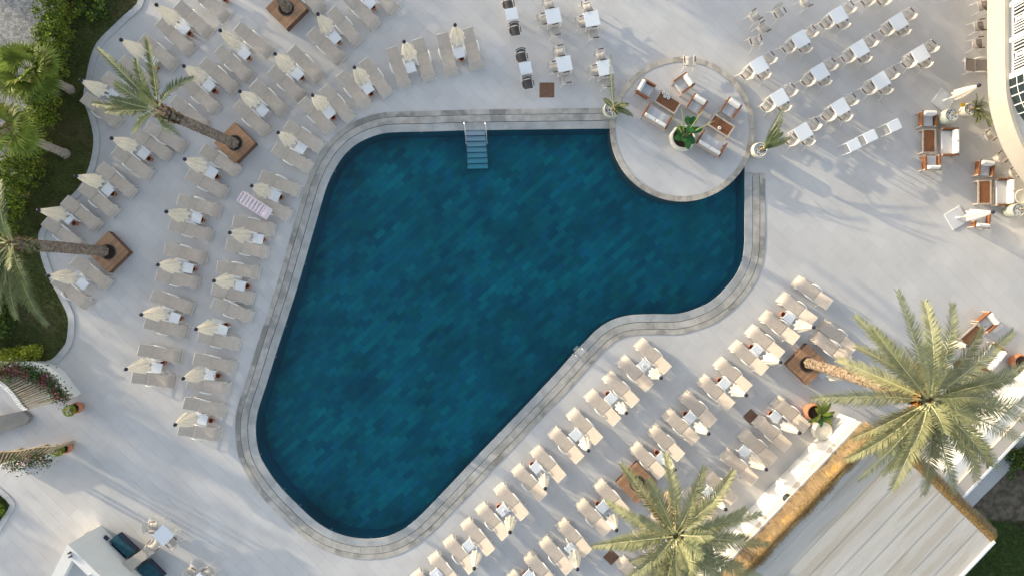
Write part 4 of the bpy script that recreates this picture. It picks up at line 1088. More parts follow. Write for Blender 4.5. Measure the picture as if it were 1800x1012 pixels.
def lounge(x, y, rz, label, two=False, z=0.0):
    p = P(x, y, z + .45); return assemble('loveseat' if two else 'lounge_armchair', LS if two else AC, label, 'sofa' if two else 'armchair', (p.x, p.y, z), rz, 'teak lounge sofas' if two else 'teak lounge armchairs')
def coffee_parts(L_=1.24, W_=.70, h=.42):
    f = MB(); b = .075
    for s in (-1, 1): f.box((0, s * (W_ / 2 - b / 2), h - .02), (L_, b, .04)); f.box((s * (L_ / 2 - b / 2), 0, h - .02), (b, W_ - 2 * b - .004, .04))
    sl = MB(); n = 9; w = (W_ - 2 * b - .01) / n
    for k in range(n): sl.box((0, -(W_ - 2 * b - .01) / 2 + w * (k + .5), h - .035 + R.uniform(-.002, .002)), (L_ - 2 * b - .01, w - .009, .025))
    L = []
    for x, y in ((-1, -1), (1, -1), (1, 1), (-1, 1)): q = MB(); q.box((x * (L_ / 2 - .045), y * (W_ / 2 - .045), (h - .042) / 2), (.06, .06, h - .042)); L.append(('leg', q.mesh('leg', M['palewood'])))
    return [('frame', f.mesh('frame', M['palewood'])), ('slats', sl.mesh('slats', M['teak']))] + L
CP = coffee_parts()
def coffee(x, y, rz, label, z=0.0):
    p = P(x, y, z + .42); t = assemble('coffee_table', CP, label, 'coffee table', (p.x, p.y, z), rz, 'teak coffee tables')
    for c in t.children:
        if c.name.startswith('slats'): c['kind'] = 'stuff'
    return t
mb = MB(); mb.lathe([(0, 0), (.085, .004), (.09, .014), (.05, .012)], 14); mb.lathe([(.035, .012), (.052, .06), (.046, .06), (.0, .03)], 12); cup_me = mb.mesh('cup', M['coffee'], True)
mb = MB(); mb.disc((0, 0, .048), .044, 12); tea_me = mb.mesh('drink', M['ash'])
def cup(x, y, z, label, group=None): p = P(x, y, z); assemble('cup', [('bowl', cup_me), ('drink', tea_me)], label, 'cup', p, 0, group)
cup(1131.5, 642.5, .421, 'dark drink in a white cup on the side table by the ladder')
cup(886.5, 897, .421, 'white cup on the side table two pairs from the bottom edge')
cup(376, 659, .421, 'white cup on a side table of the third left row')
cup(1003, 968, .421, 'white cup on the side table beside the brown floor hatch'); cup(118, 381, .421, 'white cup on the side table nearest the hedge')
lounge(1134.3, 156.8, D(85, 48), 'teak armchair at the left rim of the round terrace, facing the nearer coffee table', z=PLAT_Z)
lounge(1201.5, 147.5, D(-82, 58), 'teak armchair turned away above the cups on the round terrace', z=PLAT_Z)
lounge(1224.5, 184.5, D(-52, 85), 'teak armchair between the two coffee tables on the round terrace', z=PLAT_Z)
lounge(1284.3, 191, D(-55, 83), 'teak armchair at the right of the round terrace above its coffee table', z=PLAT_Z)
lounge(1155.2, 205.6, D(50, -85), 'two seat teak sofa at the left of the round terrace', True, PLAT_Z)
lounge(1249.6, 253.5, D(50, -85), 'two seat teak sofa right of the banana plant pot on the round terrace', True, PLAT_Z)
coffee(1173.6, 179.6, D(210, 132), 'teak coffee table with four cups on the round terrace', PLAT_Z)
coffee(1267.9, 221, D(210, 138), 'teak coffee table with a single cup on the round terrace', PLAT_Z)
for x, y, lab in ((1166.3, 163.6, 'upper left one of four cups on the coffee table'), (1173.1, 167.2, 'upper right one of four cups on the coffee table'), (1169, 169.8, 'lower left one of four cups on the coffee table'), (1175, 172.2, 'lower right one of four cups on the coffee table')): cup(x, y, PLAT_Z + .421, lab, 'four cups together')
cup(1264.7, 225.3, PLAT_Z + .421, 'single cup on the coffee table nearest the terrace edge')
lounge(1631, 209.5, D(0, 1), 'teak armchair above the upper right coffee table, beside the green vase'); lounge(1637, 286.5, D(0, -1), 'teak armchair below the upper right coffee table')
lounge(1668.5, 250.2, D(-1, 0), 'two seat teak sofa right of the upper right coffee table', True)
coffee(1633.8, 248, math.pi / 2, 'teak coffee table in front of the two seat sofa, upper right')
lounge(1731, 296.5, D(-.1, 1), 'teak armchair above the coffee table at the right edge'); coffee(1731.3, 338, math.pi / 2, 'teak coffee table at the right edge near the grey parasol plate'); lounge(1764.5, 338, D(-1, 0), 'two seat teak sofa at the right edge beside cream pots', True)
lounge(1723.8, 388, D(.1, -1), 'teak armchair half hidden under the closed parasol at the right')
lounge(1736, 565.5, D(-82, 70), 'teak armchair showing above the large palm fronds'); coffee(1710, 590, D(70, -62), 'teak coffee table partly under the large palm fronds'); lounge(1670, 632, D(75, -66), 'teak armchair mostly hidden below the large palm fronds')
lounge(1742, 628, D(-75, -60), 'two seat teak sofa with white cushions under the large palm fronds', True)

# ---- planters, floor hatches
def planter(cx, cy, label, rz=math.pi / 4):
    p = P(cx, cy, .42); t = thing('planter', label, 'planter', (p.x, p.y, 0), rz, 'square wooden palm planters'); W = 1.50; n = 12; w = W / n
    if not planter.me:
        b = MB(); b.box((0, 0, .012), (W - .008, w - .01, .024), bev=.003); planter.me['plank'] = b.mesh('plank', M['planter'])
        b = MB(); b.box((0, 0, 0), (W - .02, .04, .40), bev=.004); planter.me['side'] = b.mesh('side_panel', M['planterside'])
        b = MB(); b.lathe([(.30, .39), (.36, .445), (.40, .445), (.40, .425)], 24); planter.me['collar'] = b.mesh('collar', M['darkmetal'])
        b = MB(); b.disc((0, 0, .4255), .38, 24); planter.me['soil'] = b.mesh('soil', M['soil'])
    for k in range(n): obj('plank', planter.me['plank'], t, (0, -W / 2 + w * (k + .5), .40))
    for k in range(4): a = k * math.pi / 2; obj('side_panel', planter.me['side'], t, (math.cos(a + math.pi / 2) * (W / 2 - .03), math.sin(a + math.pi / 2) * (W / 2 - .03), .20), a)
    obj('collar', planter.me['collar'], t); obj('soil', planter.me['soil'], t); return t
planter.me = {}
planter(503, 15, 'square wooden planter cut by the top edge with a palm trunk'); planter(412.5, 251.5, 'square wooden planter of the leaning palm in the second row of parasols')
planter(190, 443, 'square wooden planter beside the lawn with a trunk leaning left'); planter(1419.5, 640, 'square wooden planter of the large right palm'); planter(1120, 848.5, 'square wooden planter behind the fronds of the lower palm')
for x, y, w, rz, lab in ((961.3, 158.8, .76, 0, 'brown square floor hatch below the charcoal chairs'), (1320, 732, .60, math.pi / 4, 'brown diamond floor hatch by the lounger rows, lower right'), (1074.4, 978.3, .60, math.pi / 4, 'brown diamond floor hatch below the lower palm frond')):
    p = P(x, y); t = thing('floor_hatch', lab, 'hatch', (p.x, p.y, 0), rz, 'brown floor hatches'); mb = MB(); mb.box((0, 0, .006), (w, w, .012), bev=.003); obj('cover', mb.mesh('cover', M['rust']), t)
    mb = MB(); mb.tube([(-.05, -w * .3, .016), (.05, -w * .3, .016)], .008, 5); obj('handle', mb.mesh('handle', M['darkmetal']), t)

# ---- pool steps and ladder
t = thing('pool_steps', 'white pool stair with seven treads and two steel handrails', 'stairs', P(836, 229))
inv = Matrix.Translation(-Vector(t.location)); rail_l = []
for k in range(7):
    z = -.10 - .175 * k; y0 = 229.5 + k * 9.75; xl = 818.6 + k * .45; xr_ = 852.6 + k * .85
    q = poly_px([(xl, y0 + .8), (xr_, y0), (xr_ + .3, y0 + 8.2), (xl + .2, y0 + 9)], z); mb = MB(); mb.prism(q, z - .04, z); o = obj('tread', mb.mesh('tread', M['step']), t); o.matrix_parent_inverse = inv
for xa, xb in ((815.6, 820.3), (852.6, 857.5)):
    a = P(xa + (1 if xa < 830 else 0), 211, 0); mb = MB()
    mb.tube([P(xa + 1.0, 215, 0.02), P(xa, 211.5, .75), P(xa + .6, 217, .92), P(xa + 1.4, 224, .9), P(xa + 2.6, 240, .35), P(xb, 268, -.55), P(xb + .8, 297, -1.3)], .025, 8); o = obj('handrail', mb.mesh('handrail', M['metal'], True), t); o.matrix_parent_inverse = inv
t = thing('pool_ladder', 'steel pool ladder with one visible step at the lower right pool edge', 'ladder', P(1022, 620)); inv = Matrix.Translation(-Vector(t.location))
for a, b_ in (((1021.3, 632.5), (1008, 620)), ((1032.5, 621.5), (1019, 608.5))):
    mb = MB(); pa, pb = P(*a, 0), P(*b_, 0); mb.tube([pa + Vector((0, 0, .02)), pa + Vector((0, 0, .55)), pa.lerp(pb, .25) + Vector((0, 0, .66)), pa.lerp(pb, .8) + Vector((0, 0, .62)), pb + Vector((0, 0, .35)), pb + Vector((0, 0, -1.0))], .022, 8)
    o = obj('handrail', mb.mesh('handrail', M['metal'], True), t); o.matrix_parent_inverse = inv
for z in (-.18, -.45, -.72):
    mb = MB(); mb.prism(poly_px([(1007, 613.5), (1014.5, 606.5), (1018.5, 610.5), (1011, 618)], z), z - .03, z); o = obj('step', mb.mesh('step', M['metal']), t); o.matrix_parent_inverse = inv
# underwater lamps / inlets along the wall
k = 0
for px, py, nm in ((1257, 503, 'right end'), (1234, 533, 'right corner curve')):
    pass

# ---- pink air mattress lying on a lounger
t = thing('air_mattress', 'pink white ribbed air mattress lying across the loungers', 'air mattress', P(447.9, 361, .62), D(300, 195)); L_, W_ = 1.78, .62
for k in range(8):
    mb = MB(); x = -L_ / 2 + .23 + k * .19; mb.tube([(x, -W_ / 2 + .05, 0), (x, -W_ / 2 + .1, 0), (x, W_ / 2 - .1, 0), (x, W_ / 2 - .05, 0)], [.03, .085, .085, .03], 10); o = obj('rib', mb.mesh('rib', M['mattress'], True), t)
mb = MB(); mb.box((L_ / 2 - .19, 0, .03), (.36, W_ - .04, .15), bev=.06); obj('pillow', mb.mesh('pillow', M['mattress'], True), t)
mb = MB()
for y in (-W_ / 2 + .04, W_ / 2 - .04): mb.tube([(-L_ / 2 + .06, y, 0), (L_ / 2 - .06, y, 0)], .05, 8)
mb.tube([(-L_ / 2 + .06, -W_ / 2 + .04, 0), (-L_ / 2 + .06, W_ / 2 - .04, 0)], .06, 8)
obj('side_tube', mb.mesh('side_tube', M['mattress'], True), t)
t.rotation_euler = (0.0, .10, D(300, 195))
# ================================================================ plants
def frond_mesh(h, tip, arch, ll, n, w, mats, rnd, twist=0.0, curl=0.0):
    """pinnate frond from the heart h to the tip"""
    mb = MB(); L0 = (tip - h).length; mid = (h + tip) * .5 + Vector((0, 0, arch * L0)) ; side0 = (tip - h).cross(Vector((0, 0, 1))).normalized(); mid = mid + side0 * curl * L0
    def pt(t): return h * (1 - t) ** 2 + mid * 2 * t * (1 - t) + tip * t * t
    K = 12; rp = [pt(i / K) for i in range(K + 1)]
    mb.tube(rp, [.045 * (1 - .85 * i / K) for i in range(K + 1)], 4, 1)
    for i in range(n):
        t = .13 + .87 * (i + .5) / n; p = pt(t); tg = (pt(min(1, t + .02)) - pt(max(0, t - .02))).normalized()
        s = tg.cross(Vector((0, 0, 1)))
        s = s.normalized() if s.length > 1e-3 else side0
        up = s.cross(tg).normalized(); s = (s * math.cos(twist) + up * math.sin(twist)).normalized(); up = s.cross(tg).normalized()
        prof = min(1, .35 + 2.2 * (t - .1)) * (1 - .62 * max(0, (t - .45) / .55) ** 1.4)
        for sg in (-1, 1):
            le = ll * prof * rnd.uniform(.82, 1.12); fw = .55 + .75 * t + rnd.gauss(0, .07)
            d_ = (s * sg * math.cos(.5 * fw) + tg * math.sin(.95 * fw) + up * (.32 + rnd.gauss(0, .14))).normalized()
            e = p + d_ * le + Vector((0, 0, -.10 * le * le / .3 * rnd.uniform(.3, 1)))
            m_ = p + d_ * le * .5; wv = tg * w * rnd.uniform(.8, 1.2)
            mb.add([p - wv * .5, p + wv * .5, m_ + wv * .75, e, m_ - wv * .65], [(0, 1, 2, 4), (4, 2, 3)], 0)
    return mb.mesh('frond', mats)
def trunk_mesh(path, r0, r1, m, seed, rings=64):
    rnd = random.Random(seed); pts = catmull(path, .12); n = 14; mb = MB(); vs = []
    for i, p in enumerate(pts):
        f = i / (len(pts) - 1); t = (pts[min(i + 1, len(pts) - 1)] - pts[max(0, i - 1)]).normalized(); a = t.cross(Vector((0, 1, 0))).normalized(); b_ = t.cross(a)
        base = r0 + (r1 - r0) * f + (.05 * max(0, 1 - f * 12))
        for k in range(n):
            w = 2 * math.pi * k / n; rr = base * (1 + (.075 if (i + (k % 2)) % 2 else -.055) + rnd.uniform(-.05, .05)); vs.append(p + (a * math.cos(w) + b_ * math.sin(w)) * rr)
    fs = []
    for i in range(len(pts) - 1):
        for k in range(n): l = (k + 1) % n; fs.append((i * n + k, i * n + l, i * n + n + l, i * n + n + k))
    fs.append(tuple((len(pts) - 1) * n + k for k in range(n)))
    mb.add(vs, fs); return mb.mesh('trunk', m)
def date_palm(label, base, heart, zh, tips, seed, extra=0, ext_len=3.8, ext_dir=None, pale=False, tan=False, bend=.12, fl=.46, stalks=False, dead=4, r0=.25, r1=.27, nleaf=64, dz=(-1.3, .2), base_z=.40):
    rnd = random.Random(seed); b = P(base[0], base[1], base_z); b.z = base_z - .05; hz = P(heart[0], heart[1], zh)
    t = thing('palm_tree', label, 'palm tree', (b.x, b.y, b.z)); inv = Matrix.Translation(-Vector(t.location))
    def add(nm, me, **kw): o = obj(nm, me, t, **kw); o.matrix_parent_inverse = inv; return o
    d = hz - b; q = b + d * .5 + Vector((-d.x, -d.y, 0)) * bend
    path = [b, b + (q - b) * .5 + Vector((-d.x, -d.y, 0)) * bend * .25, q, q + (hz - q) * .55, hz - (hz - q).normalized() * .25]
    add('trunk', trunk_mesh(path, r0, r1, M['trunk_tan' if tan else 'trunk'], seed))
    ax = (hz - q).normalized()
    # old leaf bases under the crown
    mb = MB(); u = ax.orthogonal().normalized(); v = ax.cross(u)
    for k in range(150):
        a = k * 2.4; s = rnd.uniform(0, 1.5); c = hz - ax * s; o_ = u * math.cos(a) + v * math.sin(a); p = c + o_ * (r1 * .85); L_ = rnd.uniform(.14, .30) * (1.15 - .35 * s)
        e = p + (o_ * .7 + ax * .75).normalized() * L_; w = ax.cross(o_) * .06
        mb.add([p - w, p + w, e + w * .4, e - w * .4, p - o_ * .1], [(0, 1, 2, 3), (3, 2, 4)])
    add('leaf_bases', mb.mesh('leaf_bases', M['boot']), kind='stuff')
    if stalks:
        mb = MB()
        for k in range(70):
            a = rnd.uniform(0, 6.28); o_ = u * math.cos(a) + v * math.sin(a); p = hz - ax * rnd.uniform(.1, .5) + o_ * .25; e = p + (o_ + Vector((0, 0, -.3)) + Vector((rnd.gauss(0, .2), rnd.gauss(0, .2), 0))) * rnd.uniform(.2, .5); mb.tube([p, (p + e) / 2 + Vector((0, 0, .06)), e], [.022, .018, .01], 4)
        add('fruit_stalks', mb.mesh('fruit_stalks', M['stalk']), kind='stuff')
    fm = [M['frond_pale' if pale else 'frond'], M['rachis']]
    for k, tp in enumerate(tips):
        dzv = tp[2] if len(tp) > 2 else rnd.uniform(*dz); tz = zh + dzv; e = P(tp[0], tp[1], tz); ln = (e - hz).length
        st = hz + Vector((e.x - hz.x, e.y - hz.y, 0)).normalized() * .14 + Vector((0, 0, rnd.uniform(-.1, .15)))
        add('frond', frond_mesh(st, e, rnd.uniform(.10, .2), fl * rnd.uniform(.9, 1.1), max(24, int(nleaf * min(1.1, ln / 3.4))), .035, fm, rnd, rnd.uniform(-.35, .35), rnd.uniform(-.09, .09) if len(tp) < 4 else tp[3]))
    for k in range(dead):
        a = k * 2.4 + .7; ln = rnd.uniform(1.6, 2.3); e = hz + Vector((math.cos(a) * ln * .75, math.sin(a) * ln * .75, -ln * .8)); st = hz + Vector((math.cos(a), math.sin(a), -1.2)) * .2
        add('dead_frond', frond_mesh(st, e, .22, fl * .8, 34, .03, [M['deadfan'], M['deadfan']], rnd, rnd.uniform(-.4, .4), .05))
    for k in range(extra):
        a = rnd.uniform(0, 6.28) if ext_dir is None else rnd.uniform(*ext_dir); ln = ext_len * rnd.uniform(.75, 1.08); el = rnd.uniform(-.55, .75)
        e = hz + Vector((math.cos(a) * math.cos(el) * ln, math.sin(a) * math.cos(el) * ln, math.sin(el) * ln - .2))
        st = hz + Vector((math.cos(a), math.sin(a), .2)) * .12
        add('frond', frond_mesh(st, e, rnd.uniform(.08, .2), fl * rnd.uniform(.9, 1.1), nleaf, .034, fm, rnd, rnd.uniform(-.4, .4), rnd.uniform(-.1, .1)))
    return t
date_palm('slender date palm leaning left over the parasols of the second row', (410.6, 252), (277, 193), 6.4, [(172, 86, -.3), (258, 68, .2), (240, 104, .4), (340, 138, -.2, -.16), (202, 146, .3), (164, 182, -.5), (187, 196, -.3), (193, 172, .5), (234, 232, -.9), (318, 238, -2.2), (300, 232, -2.5), (247, 145, 1.6), (250, 160, 1.2)], 3, bend=.10, r0=.24, r1=.22, fl=.42, dead=0)
date_palm('dark trunked palm in the planter at the top edge', (504.5, 14), (412, -118), 6.9, [], 5, extra=16, ext_len=2.7, bend=.12, r0=.23, r1=.22)
date_palm('date palm at the left edge with its trunk leaning over the lawn', (182, 441.5), (18, 428), 6.8, [(84, 570, -.6), (30, 560, -.7), (62, 545, .0), (0, 548, -.4), (-40, 530), (-90, 480), (-100, 420), (-90, 360), (-50, 320), (0, 318, -.4), (70, 436, -1.4), (-30, 560), (12, 395, 1.0), (20, 470, 1.0), (48, 500, .4)], 8, bend=.03, r0=.25, r1=.25, fl=.5, dead=0)
date_palm('large pale date palm leaning over the white pavilion, lower right', (1422, 637), (1634, 703), 9.4,
          [(1503, 557, -.5), (1577, 512, -.3), (1625, 531, -.2), (1673, 534, .1), (1727, 572, -.6), (1781, 582, -.3), (1800, 640, -.5), (1822, 700, -.4), (1815, 740, -.9), (1795, 772, -1.2), (1752, 822, -1.0), (1716, 848, -1.6), (1676, 868, -.8), (1622, 868, -.9), (1568, 858, -.6), (1508, 842, -.9), (1488, 806, -1.1), (1474, 632, -2.2),
           (1429, 700, -.9), (1500, 770, -1.6), (1696, 697, 1.3), (1668, 650, 1.0), (1660, 760, 1.0), (1600, 790, .5), (1720, 740, .6), (1745, 655, -1.4), (1752, 700, .2), (1590, 610, -2.2), (1640, 800, -.2), (1560, 745, -2.0), (1700, 800, -.4), (1780, 665, .2), (1540, 800, -1.8), (1612, 640, -1.5)], 11, pale=True, tan=True, bend=.02, stalks=True, extra=9, ext_len=3.9, r0=.235, r1=.29, fl=.60)
date_palm('bushy date palm at the bottom edge in front of the loungers', (1120, 850), (1188, 941), 7.2,
          [(1092, 815, -.2), (1140, 842, .3), (1169, 796, -.3), (1238, 820, -.1), (1290, 826, -.4), (1310, 892, -.4), (1337, 902, -.5), (1350, 956, -.6), (1068, 880, -.5), (1041, 959, -.6, .08), (1092, 1022, -.7), (1140, 1030, -.8), (1306, 992, -.8), (1338, 1012, -.9), (1185, 1050, -.5), (1230, 1060, -.6), (1290, 1050, -.7), (1215, 880, .8), (1250, 940, .9), (1150, 985, .7), (1210, 1000, .9), (1255, 880, .6), (1262, 1010, .2), (1190, 1020, .4), (1110, 985, -1.5), (1275, 965, -.2), (1235, 975, 1.0), (1150, 1045, -.5), (1090, 962, -1.2), (1310, 940, -1.6)], 14, extra=6, ext_len=3.4, pale=True, tan=True, bend=.06, r0=.24, r1=.27, fl=.54)

# ---- fan palms on the lawn
def fan_palm(label, base, top, zt, seed, leaves, skirt):
    rnd = random.Random(seed); b = P(base[0], base[1], 0); h = P(top[0], top[1], zt); t = thing('fan_palm', label, 'palm tree', (b.x, b.y, 0)); inv = Matrix.Translation(-Vector(t.location))
    def add(nm, me, **kw): o = obj(nm, me, t, **kw); o.matrix_parent_inverse = inv; return o
    add('trunk', trunk_mesh([b, b.lerp(h, .4) + Vector((.05, .02, 0)), b.lerp(h, .75), h], .21, .17, mat('pale_smooth_bark', (.36, .30, .25), .9, noise=.15, scale=6) if 'pale_smooth_bark' not in bpy.data.materials else bpy.data.materials['pale_smooth_bark'], seed))
    def fan(p, d_, r, mm, nm):
        mb = MB(); d_ = d_.normalized(); s = d_.cross(Vector((0, 0, 1))).normalized(); up = s.cross(d_); base_ = p + d_ * r * .7; mb.tube([p, base_], [.03, .018], 4); k = 26
        for i in range(k):
            a = (i / (k - 1) - .5) * 3.9; v = (d_ * math.cos(a) + s * math.sin(a) + up * (.16 * math.cos(a) + rnd.gauss(0, .05))).normalized(); ln = r * rnd.uniform(.85, 1.08) * (1 - .25 * abs(a) / 2); w = s * math.cos(a) - d_ * math.sin(a)
            m_ = base_ + v * ln * .6; e = base_ + v * ln + Vector((0, 0, -.22 * ln * rnd.uniform(.4, 1.2)))
            mb.add([base_, m_ + w * .055, e, m_ - w * .055], [(0, 1, 2, 3)])
        add(nm, mb.mesh(nm, M[mm]))
    for k in range(leaves):
        a = k * 2.4 + rnd.uniform(-.3, .3); el = rnd.uniform(-.35, 1.1); fan(h + Vector((0, 0, .1)), Vector((math.cos(a) * math.cos(el), math.sin(a) * math.cos(el), math.sin(el))), rnd.uniform(.9, 1.2), 'fan', 'leaf')
    for k in range(skirt):
        a = k * 2.4; fan(h - Vector((0, 0, .15)), Vector((math.cos(a), math.sin(a), -1.1)), rnd.uniform(.5, .75), 'deadfan', 'dead_leaf')
fan_palm('bright green fan palm on the lawn at upper left', (124, 158), (56, 128), 3.3, 21, 22, 10)
fan_palm('fan palm with a banded smooth trunk cut by the left edge', (116, 271), (4, 228), 4.1, 22, 16, 12)

# ---- hedge and shrubs
def bush(name, label, cat, pts, rad, hgt, cnt, leaf, size, group=None, low=0.0, seed=1, mixin=None):
    rnd = random.Random(seed); c = catmull([P(x, y) for x, y in pts], .1) if len(pts) > 1 else [P(*pts[0])]
    o = thing(name, label, cat, (c[len(c) // 2].x, c[len(c) // 2].y, 0), 0, group); inv = Matrix.Translation(-Vector(o.location))
    mbs = {leaf: MB()}
    if mixin: mbs[mixin[0]] = MB()
    clumps = [(rnd.choice(c) + Vector((rnd.uniform(-1, 1) * rad * .8, rnd.uniform(-1, 1) * rad * .8, rnd.uniform(low, 1) * hgt)), rnd.uniform(.16, .34)) for _ in range(max(12, cnt // 60))]
    for _ in range(cnt):
        p, s = rnd.choice(clumps); d_ = Vector((rnd.gauss(0, 1), rnd.gauss(0, 1), rnd.gauss(.2, 1))).normalized() * s * rnd.uniform(.65, 1.05)
        q = p + d_; q.z = max(.04, q.z)
        leafq(mbs[mixin[0]] if mixin and rnd.random() < mixin[1] else mbs[leaf], q, size * rnd.uniform(.7, 1.35))
    for k, m_ in mbs.items(): x = obj('foliage', m_.mesh('foliage', M[k]), o, kind='stuff'); x.matrix_parent_inverse = inv
    # stems
    st = MB()
    for _ in range(max(3, len(clumps) // 6)):
        p = rnd.choice(clumps)[0]; b_ = Vector((p.x + rnd.gauss(0, .1), p.y + rnd.gauss(0, .1), 0)); st.tube([b_, p], [.025, .012], 4)
    x = obj('stem', st.mesh('stem', M['trunk']), o, kind='stuff'); x.matrix_parent_inverse = inv
    return o
bush('hedge', 'long clipped green hedge between the cobbled road and the lawn', 'hedge', [(122, -20), (118, 20), (116, 60), (113, 95), (108, 130), (100, 165), (90, 205), (78, 245), (66, 285), (52, 320), (38, 355), (28, 390), (24, 412)],   .62, 1.75, 32000, 'leaf', .11, low=.15, seed=31, mixin=('leaf_dark', .3))
bush('shrub', 'loose shrubs under the wire at the top of the lawn', 'shrub', [(150, -8), (172, 6), (160, 22)], .7, 1.0, 2600, 'leaf_dark', .11, low=.1, seed=32, mixin=('leaf', .35))
bush('shrub', 'yellow green clipped shrub row along the bottom of the lawn', 'shrub', [(18, 622), (40, 621), (62, 619), (78, 616)], .28, .7, 2400, 'leaf_yellow', .10, low=.2, seed=33, mixin=('leaf', .25))
bush('shrub', 'dark broad leaved shrubs below the left palm fronds', 'shrub', [(-10, 530), (12, 545), (6, 580), (-10, 610)], .7, 1.0, 2600, 'leaf_dark', .14, low=.1, seed=34, mixin=('leaf', .2))
bush('shrub', 'yellow flowering shrub beyond the pavilion at the right edge', 'shrub', [(1782, 800), (1800, 812), (1822, 826)], .55, .8, 2200, 'leaf_dark', .10, low=.1, seed=35, mixin=('yellowleaf', .3))
bush('shrub', 'dark garden shrub behind the white block at the right edge', 'shrub', [(1762, 822), (1790, 790), (1815, 775)], .5, .7, 1600, 'leaf_dark', .10, low=.1, seed=36, mixin=('leaf', .2))
bush('shrub', 'low green clump at the lower left lawn', 'shrub', [(-8, 880), (2, 890)], .35, .4, 700, 'leaf', .09, low=.1, seed=37)

# ---- potted plants
def pot_mesh(r, h, m, bulge=1.1, lip=.05):
    mb = MB(); mb.lathe([(0, 0), (r * .72, 0), (r * .9, h * .25), (r * bulge, h * .6), (r, h), (r * .86, h), (r * .82, h - .06)], 26); return mb.mesh('pot', M[m], True)
def pot_thing(name, label, cat, x, y, r, h, m, z=0.0, fill='soil', fmb=None, rimz=None):
    p = P(x, y, z + h); t = thing(name, label, cat, (p.x, p.y, z)); obj('pot', pot_mesh(r, h, m), t)
    mb = MB(); mb.disc((0, 0, h - .05), r * .84, 22); obj('soil', mb.mesh('soil', M['soil' if fill == 'pebble' else fill]), t)
    if fill == 'pebble':
        pb = MB()
        for _ in range(170):
            a = R.uniform(0, 6.28); q = r * .8 * math.sqrt(R.random()); s = R.uniform(.018, .035); pb.lathe([(0, -s * .6), (s, 0), (0, s * .6)], 5, (q * math.cos(a), q * math.sin(a), h - .035))
        obj('pebbles', pb.mesh('pebbles', M['pebble']), t, kind='stuff')
    return t, Vector((0, 0, h - .05)), Vector((p.x, p.y, z))
def small_palm(label, x, y, r, h, m, tips, seed, z=0.0, zt=1.6, ll=.24, n=34):
    t, top, o = pot_thing('potted_palm', label, 'potted palm', x, y, r, h, m, z, 'pebble'); rnd = random.Random(seed)
    hh = top + Vector((.05, 0, .28)); mb = MB(); mb.tube([top, hh], [.08, .07], 8); obj('stem', mb.mesh('stem', M['boot']), t)
    for tp in tips:
        e = P(tp[0], tp[1], z + tp[2]) - o; obj('frond', frond_mesh(hh, e, tp[3] if len(tp) > 3 else .12, ll, n, .022, [M['frond'], M['rachis']], rnd, rnd.uniform(-.2, .2), rnd.uniform(-.05, .05)), t)
small_palm('grey potted palm at the end of the coping left of the round terrace', 1076, 192, .40, .75, 'potgrey', [(1073, 98, 2.2, .02), (1094, 196, 1.3, .3), (1112, 204, .9, .3), (1104, 184, 1.4, .3), (1090, 186, 1.7), (1062, 174, 1.0), (1100, 197, .7, .3), (1086, 200, 1.2, .3), (1082, 180, 1.9, .1)], 41)
small_palm('cream potted palm with arching fronds right of the round terrace', 1337, 263, .36, .72, 'potcream', [(1382, 184, 1.7, .05), (1370, 228, 1.9, .15), (1376, 234, 1.4, .25), (1388, 243, 1.2, .25), (1365, 222, 1.5, .2), (1352, 254, 1.1, .25), (1358, 240, 1.8, .2), (1376, 210, 1.8, .1), (1380, 250, .9, .25)], 42, ll=.26, n=40)
small_palm('feathery green palm in a cream pot beside the hotel parapet', 1706, 192, .32, .6, 'potcream', [(1715, 165, 2.6, .1), (1724, 178, 2.6), (1735, 200, 2.4), (1728, 212, 2.0), (1745, 215, 2.3, .2), (1712, 205, 1.5, .3), (1722, 190, 3.0, .05), (1738, 185, 2.9), (1709, 180, 2.2), (1730, 168, 3.1, .05), (1740, 223, 1.9, .3), (1718, 215, 1.4, .3)], 43, ll=.30, n=44)
t, top, o = pot_thing('tall_vase', 'tall pale green vase of white pebbles with one yellow bloom', 'vase', 1673.7, 202.6, .34, 1.05, 'potgrey', 0, 'pebble')
mb = MB(); mb.tube([top, top + Vector((.25, .12, .25)), top + Vector((.36, .3, .34))], [.03, .025, .015], 6); obj('stem', mb.mesh('stem', M['boot']), t)
mb = MB()
for _ in range(90): leafq(mb, top + Vector((.30, .42, .42)) + Vector((R.gauss(0, 1), R.gauss(0, 1), R.gauss(0, 1))).normalized() * .09, .09)
obj('bloom', mb.mesh('bloom', M['yellowleaf']), t)
